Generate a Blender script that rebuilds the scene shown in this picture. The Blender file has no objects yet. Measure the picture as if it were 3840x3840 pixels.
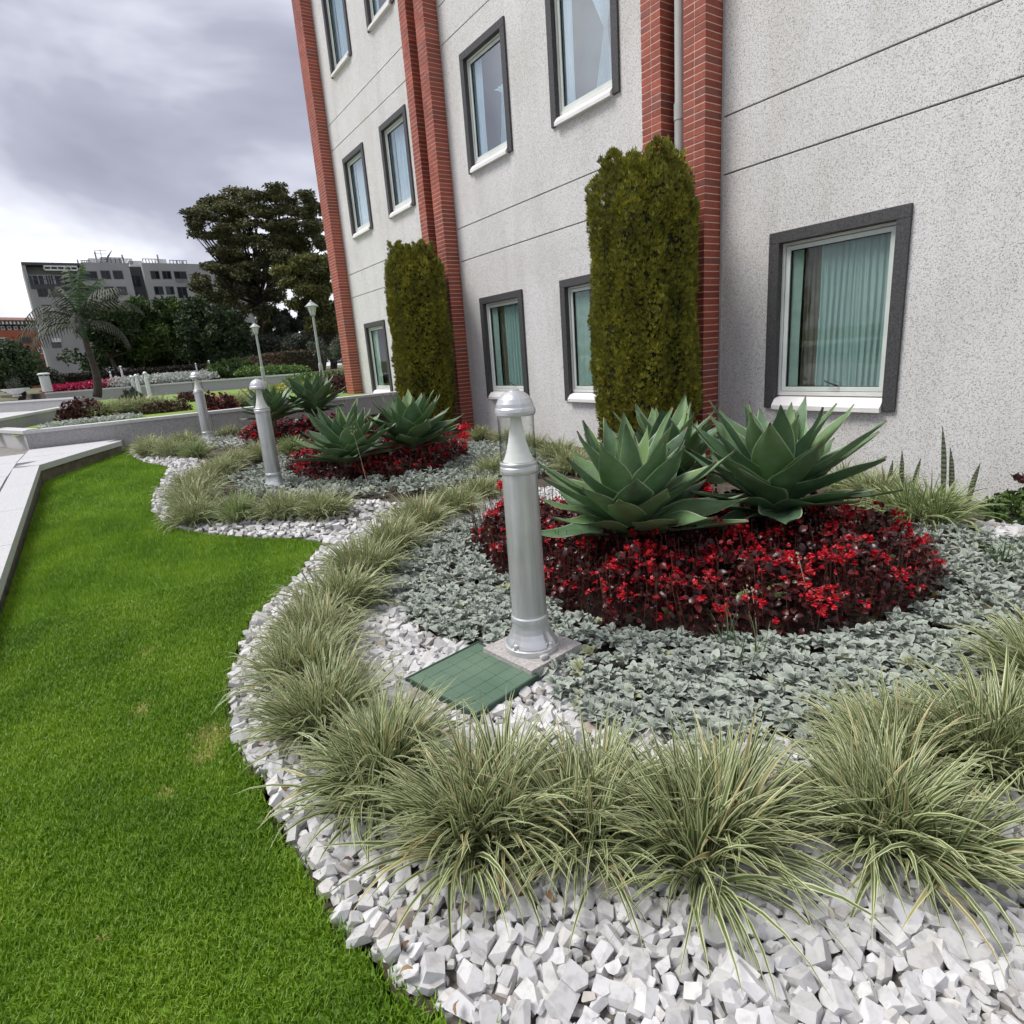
import bpy, math, random
import numpy as np
from mathutils import Vector, Matrix, Euler

R_ = math.radians
scene = bpy.context.scene
COL = scene.collection
rng = np.random.default_rng(7)
random.seed(7)

# ------------------------------------------------------------------ camera
EYE = 1.5
FPX, PITCH, ROLL, YAW = 2259.26, R_(14.825), R_(-4.384), R_(33.346)   # world y runs along the facade, x points into it

def cam_axes():
    cp, sp, cr, sr, cy, sy = math.cos(PITCH), math.sin(PITCH), math.cos(ROLL), math.sin(ROLL), math.cos(YAW), math.sin(YAW)
    fwd = np.array([sy * cp, cy * cp, -sp]); r0 = np.array([cy, -sy, 0.0]); u0 = np.cross(r0, fwd)
    return cr * r0 + sr * u0, -sr * r0 + cr * u0, fwd
RIGHT, UP, FWD = cam_axes()
cam = bpy.data.cameras.new('camera'); cam.sensor_width = 36; cam.lens = 36 * FPX / 3840; cam.clip_end = 9000; cam.clip_start = 0.05
camo = bpy.data.objects.new('camera', cam); COL.objects.link(camo); scene.camera = camo
M = Matrix.Identity(4)
for i in range(3):
    M[i][0], M[i][1], M[i][2] = RIGHT[i], UP[i], -FWD[i]
M[2][3] = EYE
camo.matrix_world = M

# ------------------------------------------------------------------ sky, sun, exposure
SUN_EL, SUN_AZ = R_(58), R_(-62)          # azimuth from +y towards +x
sun_dir = Vector((math.cos(SUN_EL) * math.sin(SUN_AZ), math.cos(SUN_EL) * math.cos(SUN_AZ), math.sin(SUN_EL)))
world = bpy.data.worlds.new('World'); scene.world = world; world.use_nodes = True
wn, wl = world.node_tree.nodes, world.node_tree.links
wn.clear()
wout = wn.new('ShaderNodeOutputWorld'); wbg = wn.new('ShaderNodeBackground'); wbg.inputs['Strength'].default_value = 0.1
sky = wn.new('ShaderNodeTexSky'); sky.sky_type = 'NISHITA'; sky.sun_disc = False
sky.sun_elevation = SUN_EL; sky.sun_rotation = SUN_AZ; sky.dust_density = 2.0
wtc = wn.new('ShaderNodeTexCoord')
wmap = wn.new('ShaderNodeMapping'); wmap.inputs['Scale'].default_value = (1, 1, 2.0); wmap.inputs['Location'].default_value = (7.7, 1.0, 0.7)
wl.new(wtc.outputs['Generated'], wmap.inputs['Vector'])
n1 = wn.new('ShaderNodeTexNoise'); n1.inputs['Scale'].default_value = 1.7; n1.inputs['Detail'].default_value = 5; n1.inputs['Roughness'].default_value = 0.52; n1.inputs['Distortion'].default_value = 0.35
wl.new(wmap.outputs['Vector'], n1.inputs['Vector'])
wr = wn.new('ShaderNodeValToRGB')
wl.new(n1.outputs['Fac'], wr.inputs['Fac'])
el = wr.color_ramp.elements
el[0].position = 0.33; el[0].color = (0.205, 0.212, 0.262, 1)
el[1].position = 0.64; el[1].color = (0.70, 0.71, 0.745, 1)
e = el.new(0.45); e.color = (0.275, 0.283, 0.345, 1)
e = el.new(0.54); e.color = (0.45, 0.46, 0.52, 1)
wscale = wn.new('ShaderNodeVectorMath'); wscale.operation = 'SCALE'; wscale.inputs['Scale'].default_value = 8.0
wl.new(wr.outputs['Color'], wscale.inputs[0])
wmix = wn.new('ShaderNodeMix'); wmix.data_type = 'RGBA'; wmix.inputs['Factor'].default_value = 0.96
wl.new(sky.outputs['Color'], wmix.inputs[6]); wl.new(wscale.outputs['Vector'], wmix.inputs[7])
wl.new(wmix.outputs[2], wbg.inputs['Color']); wl.new(wbg.outputs['Background'], wout.inputs['Surface'])

sl = bpy.data.lights.new('sun', 'SUN'); sl.energy = 1.5; sl.angle = R_(24); sl.color = (1.0, 0.965, 0.92)
so = bpy.data.objects.new('sun', sl); COL.objects.link(so); so.location = (-20, 10, 40)
so.rotation_euler = sun_dir.to_track_quat('Z', 'Y').to_euler()
scene.view_settings.view_transform = 'Standard'; scene.view_settings.look = 'None'
scene.view_settings.exposure = 1.15; scene.view_settings.gamma = 1.0; scene.view_settings.use_curve_mapping = False
scene.render.engine = 'CYCLES'
scene.cycles.use_adaptive_sampling = True; scene.cycles.adaptive_threshold = 0.03; scene.cycles.max_bounces = 6; scene.cycles.diffuse_bounces = 3; scene.cycles.glossy_bounces = 3; scene.cycles.transmission_bounces = 4; scene.cycles.transparent_max_bounces = 12

# ------------------------------------------------------------------ places in the world
def ray(u, v):
    """direction of the sight line through photograph point (u, v), in a 1932 px wide frame"""
    k = 3840 / 1932
    return RIGHT * (u * k - 1920) - UP * (v * k - 1920) + FWD * FPX
def at(u, v, D):
    d = ray(u, v); return np.array([0, 0, EYE]) + d * (D / math.hypot(d[0], d[1]))
def c1(x, y): return (x * .6625 / 1.98758, (600 + y * .6625) / 1.98758)
def c2(x, y): return (x * .36232 / 1.98758, (900 + y * .36232) / 1.98758)
def c3(x, y): return ((600 + x * .41408) / 1.98758, (1000 + y * .41408) / 1.98758)

def sms(a, b, t):
    t = np.clip((np.asarray(t, float) - a) / (b - a), 0, 1); return t * t * (3 - 2 * t)
def G(x, y):
    return -0.08 + 0.30 * sms(2, 14, y) * (1 - 0.75 * sms(3, 6, x))
def PZ(y):
    return 0.17 + 0.052 * (np.clip(y, -30, 11.2) - 6)

LAWN_EDGE = [(1.9, -1.5), (1.1, -.35), (.72, .42), (.374, 1.089), (.322, 1.229), (.299, 1.355), (.266, 1.48), (.249, 1.625), (.244, 1.78), (.217, 1.94), (.21, 2.106),
             (.227, 2.31), (.194, 2.5), (.186, 2.69), (.213, 2.985), (.277, 3.31), (.39, 3.68), (.534, 4.02), (.693, 4.2), (.873, 4.41), (1.1, 4.77), (1.26, 5.04),
             (1.433, 5.154), (1.257, 5.52), (.958, 5.85), (.658, 6.26), (.396, 6.78), (.282, 7.38), (.278, 8.1), (.36, 8.9), (.52, 9.6), (.70, 10.6), (.62, 11.0),
             (.42, 11.6), (.34, 12.3), (.32, 13.2), (.36, 13.96)]
BED = LAWN_EDGE + [(6.33, 13.96), (6.33, -1.5)]
LAWN = [(-.84, -1.5), (-.84, 11.0), (.25, 13.45), (.30, 13.96)] + LAWN_EDGE[::-1]
BEG1 = [(2.35, 4.2), (2.14, 3.55), (2.08, 2.85), (2.10, 2.34), (2.40, 1.86), (2.78, 1.55), (3.3, 1.36), (3.9, 1.34), (4.35, 1.66), (4.5, 2.5), (4.1, 3.3), (3.5, 3.95), (2.8, 4.4)]
SIL1 = [(2.6, 4.85), (2.0, 4.5), (1.45, 4.1), (1.2, 3.65), (1.28, 3.2), (1.38, 2.85), (1.46, 2.62), (1.50, 2.1), (1.42, 1.72), (1.66, 1.28), (2.1, .98), (2.7, .70), (4.2, .25), (4.9, .85), (5.15, 1.6), (4.9, 2.2),
        (4.5, 2.5), (4.2, 3.0), (3.9, 3.6), (3.3, 4.3)]
BEG2 = [(1.92, 8.5), (1.98, 7.8), (2.3, 7.3), (2.9, 6.95), (3.6, 7.05), (4.3, 7.6), (4.75, 8.4), (4.4, 9.3), (3.4, 9.6), (2.5, 9.5)]
SIL2 = [(1.25, 8.6), (1.25, 7.6), (1.7, 7.0), (2.3, 6.45), (3.2, 6.05), (4.3, 5.9), (5.2, 6.6), (5.45, 8.4), (4.8, 9.2), (2.2, 9.8)]
BEG3 = [(2.15, 12.9), (2.05, 11.7), (2.5, 11.05), (3.4, 10.9), (4.5, 11.5), (5.0, 12.5), (4.3, 13.4), (3, 13.5)]
SIL3 = [(1.2, 13.4), (1.2, 12.6), (1.7, 11.9), (2.2, 11.2), (2.2, 13.5)]
COVER = [(1.00, 2.575), (1.46, 2.66), (1.50, 2.17), (1.10, 2.09)]
PLINTH_C = (1.635, 2.392)

def inside(poly, x, y):
    x = np.asarray(x, float); y = np.asarray(y, float); c = np.zeros(x.shape, bool); n = len(poly)
    for i in range(n):
        (x0, y0), (x1, y1) = poly[i], poly[i - 1]
        if y0 == y1: continue
        c ^= ((y0 > y) != (y1 > y)) & (x < (x1 - x0) * (y - y0) / (y1 - y0) + x0)
    return c
def dist_line(pts, x, y):
    x = np.asarray(x, float); y = np.asarray(y, float); d = np.full(x.shape, 1e9)
    for (ax, ay), (bx, by) in zip(pts[:-1], pts[1:]):
        L = (bx - ax) ** 2 + (by - ay) ** 2
        t = np.clip(((x - ax) * (bx - ax) + (y - ay) * (by - ay)) / L, 0, 1)
        d = np.minimum(d, np.hypot(x - ax - t * (bx - ax), y - ay - t * (by - ay)))
    return d

# ------------------------------------------------------------------ materials
MATS = {}
def newmat(name):
    m = bpy.data.materials.new(name); m.use_nodes = True; nt = m.node_tree
    MATS[name] = m
    return m, nt.nodes, nt.links, nt.nodes['Principled BSDF']
def rgb(c): return (c[0], c[1], c[2], 1)
def ramp(n, l, src, stops):
    r = n.new('ShaderNodeValToRGB'); l.new(src, r.inputs['Fac']); e = r.color_ramp.elements
    e[0].position, e[0].color = stops[0][0], rgb(stops[0][1]); e[1].position, e[1].color = stops[-1][0], rgb(stops[-1][1])
    for p, c in stops[1:-1]:
        k = e.new(p); k.color = rgb(c)
    return r.outputs['Color']
def noise(n, l, scale, detail=4, rough=.55, coord='Object', dist=0, mscale=None):
    tc = n.new('ShaderNodeTexCoord'); t = n.new('ShaderNodeTexNoise')
    t.inputs['Scale'].default_value = scale; t.inputs['Detail'].default_value = detail; t.inputs['Roughness'].default_value = rough; t.inputs['Distortion'].default_value = dist
    if mscale:
        mp = n.new('ShaderNodeMapping'); mp.inputs['Scale'].default_value = mscale
        l.new(tc.outputs[coord], mp.inputs['Vector']); l.new(mp.outputs['Vector'], t.inputs['Vector'])
    else: l.new(tc.outputs[coord], t.inputs['Vector'])
    return t.outputs['Fac']
def geo_noise(n, l, scale, detail=4):
    g = n.new('ShaderNodeNewGeometry'); t = n.new('ShaderNodeTexNoise'); t.inputs['Scale'].default_value = scale; t.inputs['Detail'].default_value = detail
    l.new(g.outputs['Position'], t.inputs['Vector']); return t.outputs['Fac']
def mixc(n, l, a, b, fac, mode='MIX'):
    m = n.new('ShaderNodeMix'); m.data_type = 'RGBA'; m.blend_type = mode
    for s, i in ((a, 6), (b, 7), (fac, 0)):
        if hasattr(s, 'links'): l.new(s, m.inputs[i])
        elif i: m.inputs[i].default_value = rgb(s)
        else: m.inputs[0].default_value = s
    return m.outputs[2]
def bump(n, l, b, h, strength=.3, dist=.01):
    k = n.new('ShaderNodeBump'); k.inputs['Strength'].default_value = strength; k.inputs['Distance'].default_value = dist
    l.new(h, k.inputs['Height']); l.new(k.outputs['Normal'], b.inputs['Normal'])
def obj_random(n): return n.new('ShaderNodeObjectInfo').outputs['Random']
def attr(n, name): a = n.new('ShaderNodeAttribute'); a.attribute_name = name; return a.outputs['Fac']

def simple(name, c0, c1_, scale=6, rough=.6, metal=0, bmp=0, bscale=None, mscale=None, world_space=False, spec=.5):
    m, n, l, b = newmat(name)
    f = geo_noise(n, l, scale) if world_space else noise(n, l, scale, mscale=mscale)
    l.new(ramp(n, l, f, [(.3, c0), (.7, c1_)]), b.inputs['Base Color'])
    b.inputs['Roughness'].default_value = rough; b.inputs['Metallic'].default_value = metal
    b.inputs['Specular IOR Level'].default_value = spec
    if bmp: bump(n, l, b, noise(n, l, bscale or scale * 6, 3), bmp)
    return m

def wall_material():
    m, n, l, b = newmat('exposed_aggregate')
    g = n.new('ShaderNodeNewGeometry')
    def vor(scale, feat='F1'):
        v = n.new('ShaderNodeTexVoronoi'); v.inputs['Scale'].default_value = scale; v.feature = feat; l.new(g.outputs['Position'], v.inputs['Vector']); return v
    fine = vor(120)
    sep = n.new('ShaderNodeSeparateColor'); l.new(fine.outputs['Color'], sep.inputs['Color'])
    base = ramp(n, l, sep.outputs[0], [(0, (.36, .355, .35)), (.14, (.50, .495, .49)), (.3, (.66, .655, .65)), (1, (.78, .775, .77))])
    coarse = vor(88); sep2 = n.new('ShaderNodeSeparateColor'); l.new(coarse.outputs['Color'], sep2.inputs['Color'])
    lt = n.new('ShaderNodeMath'); lt.operation = 'LESS_THAN'; lt.inputs[1].default_value = .10; l.new(sep2.outputs[1], lt.inputs[0])
    ds = n.new('ShaderNodeMath'); ds.operation = 'LESS_THAN'; ds.inputs[1].default_value = .40; l.new(coarse.outputs['Distance'], ds.inputs[0])
    mu = n.new('ShaderNodeMath'); mu.operation = 'MULTIPLY'; l.new(lt.outputs[0], mu.inputs[0]); l.new(ds.outputs[0], mu.inputs[1])
    c = mixc(n, l, base, (.24, .235, .23), mu.outputs[0])
    st = geo_noise(n, l, .9, 5)
    c = mixc(n, l, c, ramp(n, l, st, [(.35, (.84, .82, .78)), (.6, (1, .995, .99))]), .5, 'MULTIPLY')
    st2 = n.new('ShaderNodeTexNoise'); st2.inputs['Scale'].default_value = 1; st2.inputs['Detail'].default_value = 4
    mp = n.new('ShaderNodeMapping'); mp.inputs['Scale'].default_value = (1, 3.5, .35); l.new(g.outputs['Position'], mp.inputs['Vector']); l.new(mp.outputs['Vector'], st2.inputs['Vector'])
    c = mixc(n, l, c, ramp(n, l, st2.outputs['Fac'], [(.36, (.84, .82, .79)), (.52, (1, 1, 1))]), .35, 'MULTIPLY')
    l.new(c, b.inputs['Base Color']); b.inputs['Roughness'].default_value = .85
    bump(n, l, b, fine.outputs['Distance'], .3, .006)
    return m

def glass_material(name, ior=1.6, tint=(.9, .97, .95)):
    m, n, l, b = newmat(name); n.remove(b)
    out = n['Material Output']; tr = n.new('ShaderNodeBsdfTransparent'); tr.inputs['Color'].default_value = rgb(tint)
    gl = n.new('ShaderNodeBsdfGlossy'); gl.inputs['Roughness'].default_value = .012; gl.inputs['Color'].default_value = (1, 1, 1, 1)
    fr = n.new('ShaderNodeFresnel'); fr.inputs['IOR'].default_value = ior
    gb = n.new('ShaderNodeNewGeometry'); iv = n.new('ShaderNodeMath'); iv.operation = 'SUBTRACT'; iv.inputs[0].default_value = 1; l.new(gb.outputs['Backfacing'], iv.inputs[1])
    fm = n.new('ShaderNodeMath'); fm.operation = 'MULTIPLY'; l.new(fr.outputs[0], fm.inputs[0]); l.new(iv.outputs[0], fm.inputs[1])
    mx = n.new('ShaderNodeMixShader'); l.new(fm.outputs[0], mx.inputs[0]); l.new(tr.outputs[0], mx.inputs[1]); l.new(gl.outputs[0], mx.inputs[2]); l.new(mx.outputs[0], out.inputs['Surface'])
    return m

def tube_glass(name):
    m, n, l, b = newmat(name); n.remove(b)
    out = n['Material Output']; tr = n.new('ShaderNodeBsdfTransparent'); gl = n.new('ShaderNodeBsdfGlossy'); gl.inputs['Roughness'].default_value = .02
    lw = n.new('ShaderNodeLayerWeight'); lw.inputs['Blend'].default_value = .5
    l.new(ramp(n, l, lw.outputs['Facing'], [(.30, (.92, .935, .925)), (.62, (.74, .76, .75)), (.93, (.28, .30, .29))]), tr.inputs['Color'])
    fr = n.new('ShaderNodeFresnel'); fr.inputs['IOR'].default_value = 1.5; gb = n.new('ShaderNodeNewGeometry'); iv = n.new('ShaderNodeMath'); iv.operation = 'SUBTRACT'; iv.inputs[0].default_value = 1; l.new(gb.outputs['Backfacing'], iv.inputs[1])
    fm = n.new('ShaderNodeMath'); fm.operation = 'MULTIPLY'; l.new(fr.outputs[0], fm.inputs[0]); l.new(iv.outputs[0], fm.inputs[1])
    mx = n.new('ShaderNodeMixShader'); l.new(fm.outputs[0], mx.inputs[0]); l.new(tr.outputs[0], mx.inputs[1]); l.new(gl.outputs[0], mx.inputs[2]); l.new(mx.outputs[0], out.inputs['Surface'])
def coated_glass(name):
    m, n, l, b = newmat(name); n.remove(b)
    out = n['Material Output']; tr = n.new('ShaderNodeBsdfTransparent'); tr.inputs['Color'].default_value = (.80, .88, .92, 1)
    gl = n.new('ShaderNodeBsdfGlossy'); gl.inputs['Roughness'].default_value = .012; gl.inputs['Color'].default_value = (.93, .97, 1, 1)
    fr = n.new('ShaderNodeFresnel'); fr.inputs['IOR'].default_value = 3.4
    gb = n.new('ShaderNodeNewGeometry'); iv = n.new('ShaderNodeMath'); iv.operation = 'SUBTRACT'; iv.inputs[0].default_value = 1; l.new(gb.outputs['Backfacing'], iv.inputs[1])
    fm = n.new('ShaderNodeMath'); fm.operation = 'MULTIPLY'; l.new(fr.outputs[0], fm.inputs[0]); l.new(iv.outputs[0], fm.inputs[1])
    mx = n.new('ShaderNodeMixShader'); l.new(fm.outputs[0], mx.inputs[0]); l.new(tr.outputs[0], mx.inputs[1]); l.new(gl.outputs[0], mx.inputs[2]); l.new(mx.outputs[0], out.inputs['Surface'])

def leaf_material(name, stops, margin=None, margin_w=.86, rough=.5, trans=.25, src='rnd', tcol=None, sheen=None, tip=None, nscale=0):
    """leaf colour by a per-leaf random value, an optional pale margin (u across the leaf) and tip (v along it)"""
    m, n, l, b = newmat(name); out = n['Material Output']
    f = attr(n, 'rnd') if src == 'rnd' else obj_random(n)
    c = ramp(n, l, f, stops)
    if nscale:
        c = mixc(n, l, c, ramp(n, l, geo_noise(n, l, nscale, 3), [(.3, (.6, .62, .58)), (.7, (1.25, 1.22, 1.1))]), .8, 'MULTIPLY')
    if margin or tip:
        uv = n.new('ShaderNodeUVMap'); sp = n.new('ShaderNodeSeparateXYZ'); l.new(uv.outputs[0], sp.inputs[0])
    if margin:
        a = n.new('ShaderNodeMath'); a.operation = 'SUBTRACT'; a.inputs[1].default_value = .5; l.new(sp.outputs[0], a.inputs[0])
        ab = n.new('ShaderNodeMath'); ab.operation = 'ABSOLUTE'; l.new(a.outputs[0], ab.inputs[0])
        mr = n.new('ShaderNodeMapRange'); mr.inputs['From Min'].default_value = margin_w / 2 - .03; mr.inputs['From Max'].default_value = margin_w / 2 + .03; l.new(ab.outputs[0], mr.inputs['Value'])
        c = mixc(n, l, c, margin, mr.outputs[0])
    if tip:
        mr = n.new('ShaderNodeMapRange'); mr.inputs['From Min'].default_value = tip[0]; mr.inputs['From Max'].default_value = tip[1]; l.new(sp.outputs[1], mr.inputs['Value'])
        c = mixc(n, l, c, tip[2], mr.outputs[0])
    l.new(c, b.inputs['Base Color']); b.inputs['Roughness'].default_value = rough
    if sheen: b.inputs['Sheen Weight'].default_value = sheen
    if trans:
        t = n.new('ShaderNodeBsdfTranslucent'); l.new(c, t.inputs['Color'])
        mx = n.new('ShaderNodeMixShader'); mx.inputs[0].default_value = trans
        l.new(b.outputs[0], mx.inputs[1]); l.new(t.outputs[0], mx.inputs[2]); l.new(mx.outputs[0], out.inputs['Surface'])
    return m

wall_material()
def brick_material():
    m, n, l, b = newmat('brick')
    c = ramp(n, l, obj_random(n), [(0, (.26, .056, .034)), (.35, (.33, .074, .042)), (.6, (.38, .092, .054)), (.8, (.29, .068, .044)), (1, (.25, .08, .06))])
    c = mixc(n, l, c, ramp(n, l, geo_noise(n, l, 22, 5), [(.3, (.72, .72, .72)), (.65, (1.1, 1.08, 1.05))]), .8, 'MULTIPLY')
    c = mixc(n, l, c, ramp(n, l, geo_noise(n, l, .8, 2), [(.35, (.85, .85, .87)), (.65, (1.08, 1.02, 1))]), .7, 'MULTIPLY')
    l.new(c, b.inputs['Base Color']); b.inputs['Roughness'].default_value = .6
    bump(n, l, b, geo_noise(n, l, 120, 3), .25, .004)
    m, n, l, b = newmat('brick_far')
    v = n.new('ShaderNodeTexWhiteNoise'); v.noise_dimensions = '3D'
    c = ramp(n, l, attr(n, 'rnd'), [(0, (.26, .056, .034)), (.35, (.33, .074, .042)), (.6, (.38, .092, .054)), (.8, (.29, .068, .044)), (1, (.25, .08, .06))])
    c = mixc(n, l, c, ramp(n, l, geo_noise(n, l, .8, 2), [(.35, (.85, .85, .87)), (.65, (1.08, 1.02, 1))]), .7, 'MULTIPLY')
    n.remove(v)
    l.new(c, b.inputs['Base Color']); b.inputs['Roughness'].default_value = .6
brick_material()
simple('mortar', (.60, .40, .31), (.72, .50, .40), 40, .9)
simple('groove_shadow_gap', (.045, .043, .042), (.08, .078, .075), 5, .95)
simple('granite_dark', (.028, .027, .029), (.085, .083, .085), 55, .55, bmp=.15, bscale=90, world_space=True)
simple('aluminium_white', (.66, .66, .62), (.78, .78, .74), 3, .4)
simple('sash_white', (.58, .64, .60), (.70, .75, .71), 3, .35)
simple('sill_white', (.74, .73, .72), (.84, .83, .82), 5, .5)
simple('gasket_black', (.01, .01, .01), (.02, .02, .02), 5, .5)
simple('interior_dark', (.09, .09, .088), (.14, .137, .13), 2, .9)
simple('drape_brown', (.085, .065, .05), (.14, .11, .085), 8, .85)
simple('drape_lining', (.26, .31, .29), (.36, .41, .38), 6, .9)
glass_material('window_glass', 1.6)
coated_glass('window_glass_coated')
tube_glass('lamp_glass')
def cloth_material(name, col, fac):
    m, n, l, b = newmat(name); out = n['Material Output']
    c = ramp(n, l, noise(n, l, 60, 2, mscale=(1, 1, .05)), [(.35, tuple(x * .82 for x in col)), (.65, col)])
    l.new(c, b.inputs['Base Color']); b.inputs['Roughness'].default_value = .9
    t = n.new('ShaderNodeBsdfTransparent'); mx = n.new('ShaderNodeMixShader'); mx.inputs[0].default_value = fac
    l.new(b.outputs[0], mx.inputs[1]); l.new(t.outputs[0], mx.inputs[2]); l.new(mx.outputs[0], out.inputs['Surface'])
cloth_material('sheer_teal', (.36, .445, .435), .10)
cloth_material('sheer_white', (.90, .92, .93), .08)
simple('pipe_grey', (.40, .41, .39), (.50, .51, .49), 4, .5)
simple('metal_silver', (.54, .55, .56), (.66, .67, .68), 3, .36, metal=.6, mscale=(1, 1, .1))
def shaft_metal():
    m, n, l, b = newmat('metal_shaft')
    f = noise(n, l, 26, 5, .6, mscale=(1, 1, .06)); f2 = noise(n, l, 5, 4)
    c = ramp(n, l, f, [(.3, (.44, .45, .455)), (.5, (.58, .59, .60)), (.7, (.68, .69, .70))])
    c = mixc(n, l, c, ramp(n, l, f2, [(.35, (.86, .88, .86)), (.65, (1, 1, 1))]), .8, 'MULTIPLY')
    l.new(c, b.inputs['Base Color']); b.inputs['Metallic'].default_value = .6
    l.new(ramp(n, l, f, [(.3, (.30,) * 3), (.7, (.42,) * 3)]), b.inputs['Roughness'])
shaft_metal()
simple('reflector_white', (.80, .80, .77), (.84, .84, .81), 4, .5)
simple('bollard_pale', (.62, .63, .65), (.72, .73, .75), 6, .4, metal=.15)
simple('plinth_concrete', (.30, .28, .27), (.50, .48, .46), 70, .9, bmp=.5, bscale=90)
simple('cover_green', (.075, .135, .088), (.13, .205, .14), 2.5, .55, bmp=.1, bscale=200)
simple('box_green', (.02, .05, .033), (.035, .075, .05), 9, .6)
simple('soil', (.05, .038, .028), (.11, .088, .065), 14, .95, bmp=.8, bscale=50)
simple('gravel_ground', (.07, .06, .048), (.20, .185, .165), 35, .95, bmp=.9, bscale=40)
simple('lawn_soil', (.09, .18, .012), (.14, .25, .018), 3.0, .95, bmp=.6, bscale=120)
simple('lawn_far', (.13, .22, .03), (.20, .31, .05), 2.2, .95, bmp=.6, bscale=60)
simple('paving_granite', (.44, .44, .45), (.60, .60, .615), 60, .75, bmp=.12, bscale=140)
simple('curb_side', (.17, .16, .145), (.27, .255, .235), 9, .9, bmp=.4, bscale=50)
simple('curb_lower', (.10, .085, .06), (.20, .17, .125), 7, .95, bmp=.6, bscale=40)
simple('granite_wall', (.28, .28, .275), (.40, .40, .395), 30, .8, bmp=.15, bscale=120)
simple('granite_wall_lit', (.42, .41, .40), (.54, .53, .515), 40, .8, bmp=.15, bscale=120)  # lighter granite blocks of the wall return, its bright light put into the colour
simple('coping', (.47, .47, .47), (.60, .60, .60), 30, .8)
simple('ground_far', (.10, .11, .05), (.16, .16, .08), .15, .95)

def stone_material():
    for name, src in (('stone_white', 'obj'), ('stone_white_mass', 'rnd')):
        m, n, l, b = newmat(name)
        f = obj_random(n) if src == 'obj' else attr(n, 'rnd')
        c = ramp(n, l, f, [(0, (.46, .455, .45)), (.3, (.58, .575, .575)), (.75, (.66, .655, .655)), (.9, (.60, .58, .555)), (.97, (.44, .43, .425)), (1, (.46, .39, .32))])
        c = mixc(n, l, c, ramp(n, l, geo_noise(n, l, 38, 5), [(.30, (.66, .65, .64)), (.52, (1, 1, 1))]), .7, 'MULTIPLY')
        l.new(c, b.inputs['Base Color']); b.inputs['Roughness'].default_value = .75
        bump(n, l, b, geo_noise(n, l, 160, 2), .08, .002)
stone_material()
CREAM = (.62, .63, .36)
leaf_material('liriope_leaf', [(0, (.06, .105, .038)), (.5, (.12, .18, .065)), (.86, (.20, .265, .10)), (.93, (.40, .36, .16)), (1, (.36, .23, .11))], margin=CREAM, margin_w=.56, rough=.45, trans=.22)
leaf_material('liriope_leaf_green', [(0, (.09, .15, .055)), (.6, (.16, .235, .085)), (.95, (.22, .28, .11)), (1, (.40, .33, .14))], margin=(.46, .52, .25), margin_w=.52, rough=.45, trans=.22)
leaf_material('silver_leaf', [(0, (.24, .28, .235)), (.5, (.335, .38, .325)), (.93, (.43, .475, .405)), (1, (.34, .36, .16))], margin=(.52, .56, .50), margin_w=.84, rough=.85, trans=.12, sheen=.3)
leaf_material('silver_leaf_pale', [(0, (.40, .43, .39)), (.5, (.50, .53, .48)), (1, (.62, .64, .58))], margin=(.68, .70, .65), margin_w=.8, rough=.85, trans=.12)
leaf_material('begonia_leaf', [(0, (.022, .006, .006)), (.5, (.060, .011, .012)), (.8, (.15, .014, .018)), (.93, (.07, .045, .02)), (1, (.06, .09, .03))], rough=.32, trans=.15)
leaf_material('begonia_flower', [(0, (.34, .006, .014)), (.5, (.62, .014, .030)), (.85, (.78, .04, .06)), (1, (.86, .16, .17))], rough=.5, trans=.3)
leaf_material('dry_leaf', [(0, (.10, .06, .035)), (.6, (.22, .13, .07)), (1, (.38, .27, .14))], rough=.8, trans=.1)
simple('stem_red', (.11, .035, .025), (.22, .10, .07), 20, .6)
simple('stem_dry', (.30, .24, .17), (.42, .36, .27), 20, .8)
def agave_material():
    m, n, l, b = newmat('agave_leaf')
    uv = n.new('ShaderNodeUVMap'); sp = n.new('ShaderNodeSeparateXYZ'); l.new(uv.outputs[0], sp.inputs[0])
    c = ramp(n, l, obj_random(n), [(0, (.062, .130, .060)), (.5, (.095, .180, .076)), (1, (.15, .25, .095))])
    along = noise(n, l, 5, 3, mscale=(1, 6, 6))
    c = mixc(n, l, c, ramp(n, l, along, [(.3, (.82, .86, .88)), (.7, (1.12, 1.1, 1.02))]), .8, 'MULTIPLY')
    at_ = n.new('ShaderNodeAttribute'); at_.attribute_type = 'OBJECT'; at_.attribute_name = 'young'
    c = mixc(n, l, c, (.24, .36, .11), at_.outputs['Fac'])
    a = n.new('ShaderNodeMath'); a.operation = 'SUBTRACT'; a.inputs[1].default_value = .5; l.new(sp.outputs[0], a.inputs[0])
    ab = n.new('ShaderNodeMath'); ab.operation = 'ABSOLUTE'; l.new(a.outputs[0], ab.inputs[0])
    mr = n.new('ShaderNodeMapRange'); mr.inputs['From Min'].default_value = .455; mr.inputs['From Max'].default_value = .495; l.new(ab.outputs[0], mr.inputs['Value'])
    c = mixc(n, l, c, (.46, .54, .34), mr.outputs[0])
    mr = n.new('ShaderNodeMapRange'); mr.inputs['From Min'].default_value = .965; mr.inputs['From Max'].default_value = .985; l.new(sp.outputs[1], mr.inputs['Value'])
    c = mixc(n, l, c, (.16, .09, .05), mr.outputs[0])
    bl = ramp(n, l, noise(n, l, 9, 5, .65), [(.42, (0, 0, 0)), (.7, (.32, .32, .32))]); c = mixc(n, l, c, (.22, .30, .235), bl)
    c = mixc(n, l, c, ramp(n, l, noise(n, l, 40, 2), [(.24, (.62, .60, .52)), (.32, (1, 1, 1))]), .6, 'MULTIPLY')
    l.new(c, b.inputs['Base Color']); b.inputs['Roughness'].default_value = .48
    bump(n, l, b, noise(n, l, 30, 3, mscale=(.3, 3, 3)), .08, .01)
agave_material()
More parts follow.
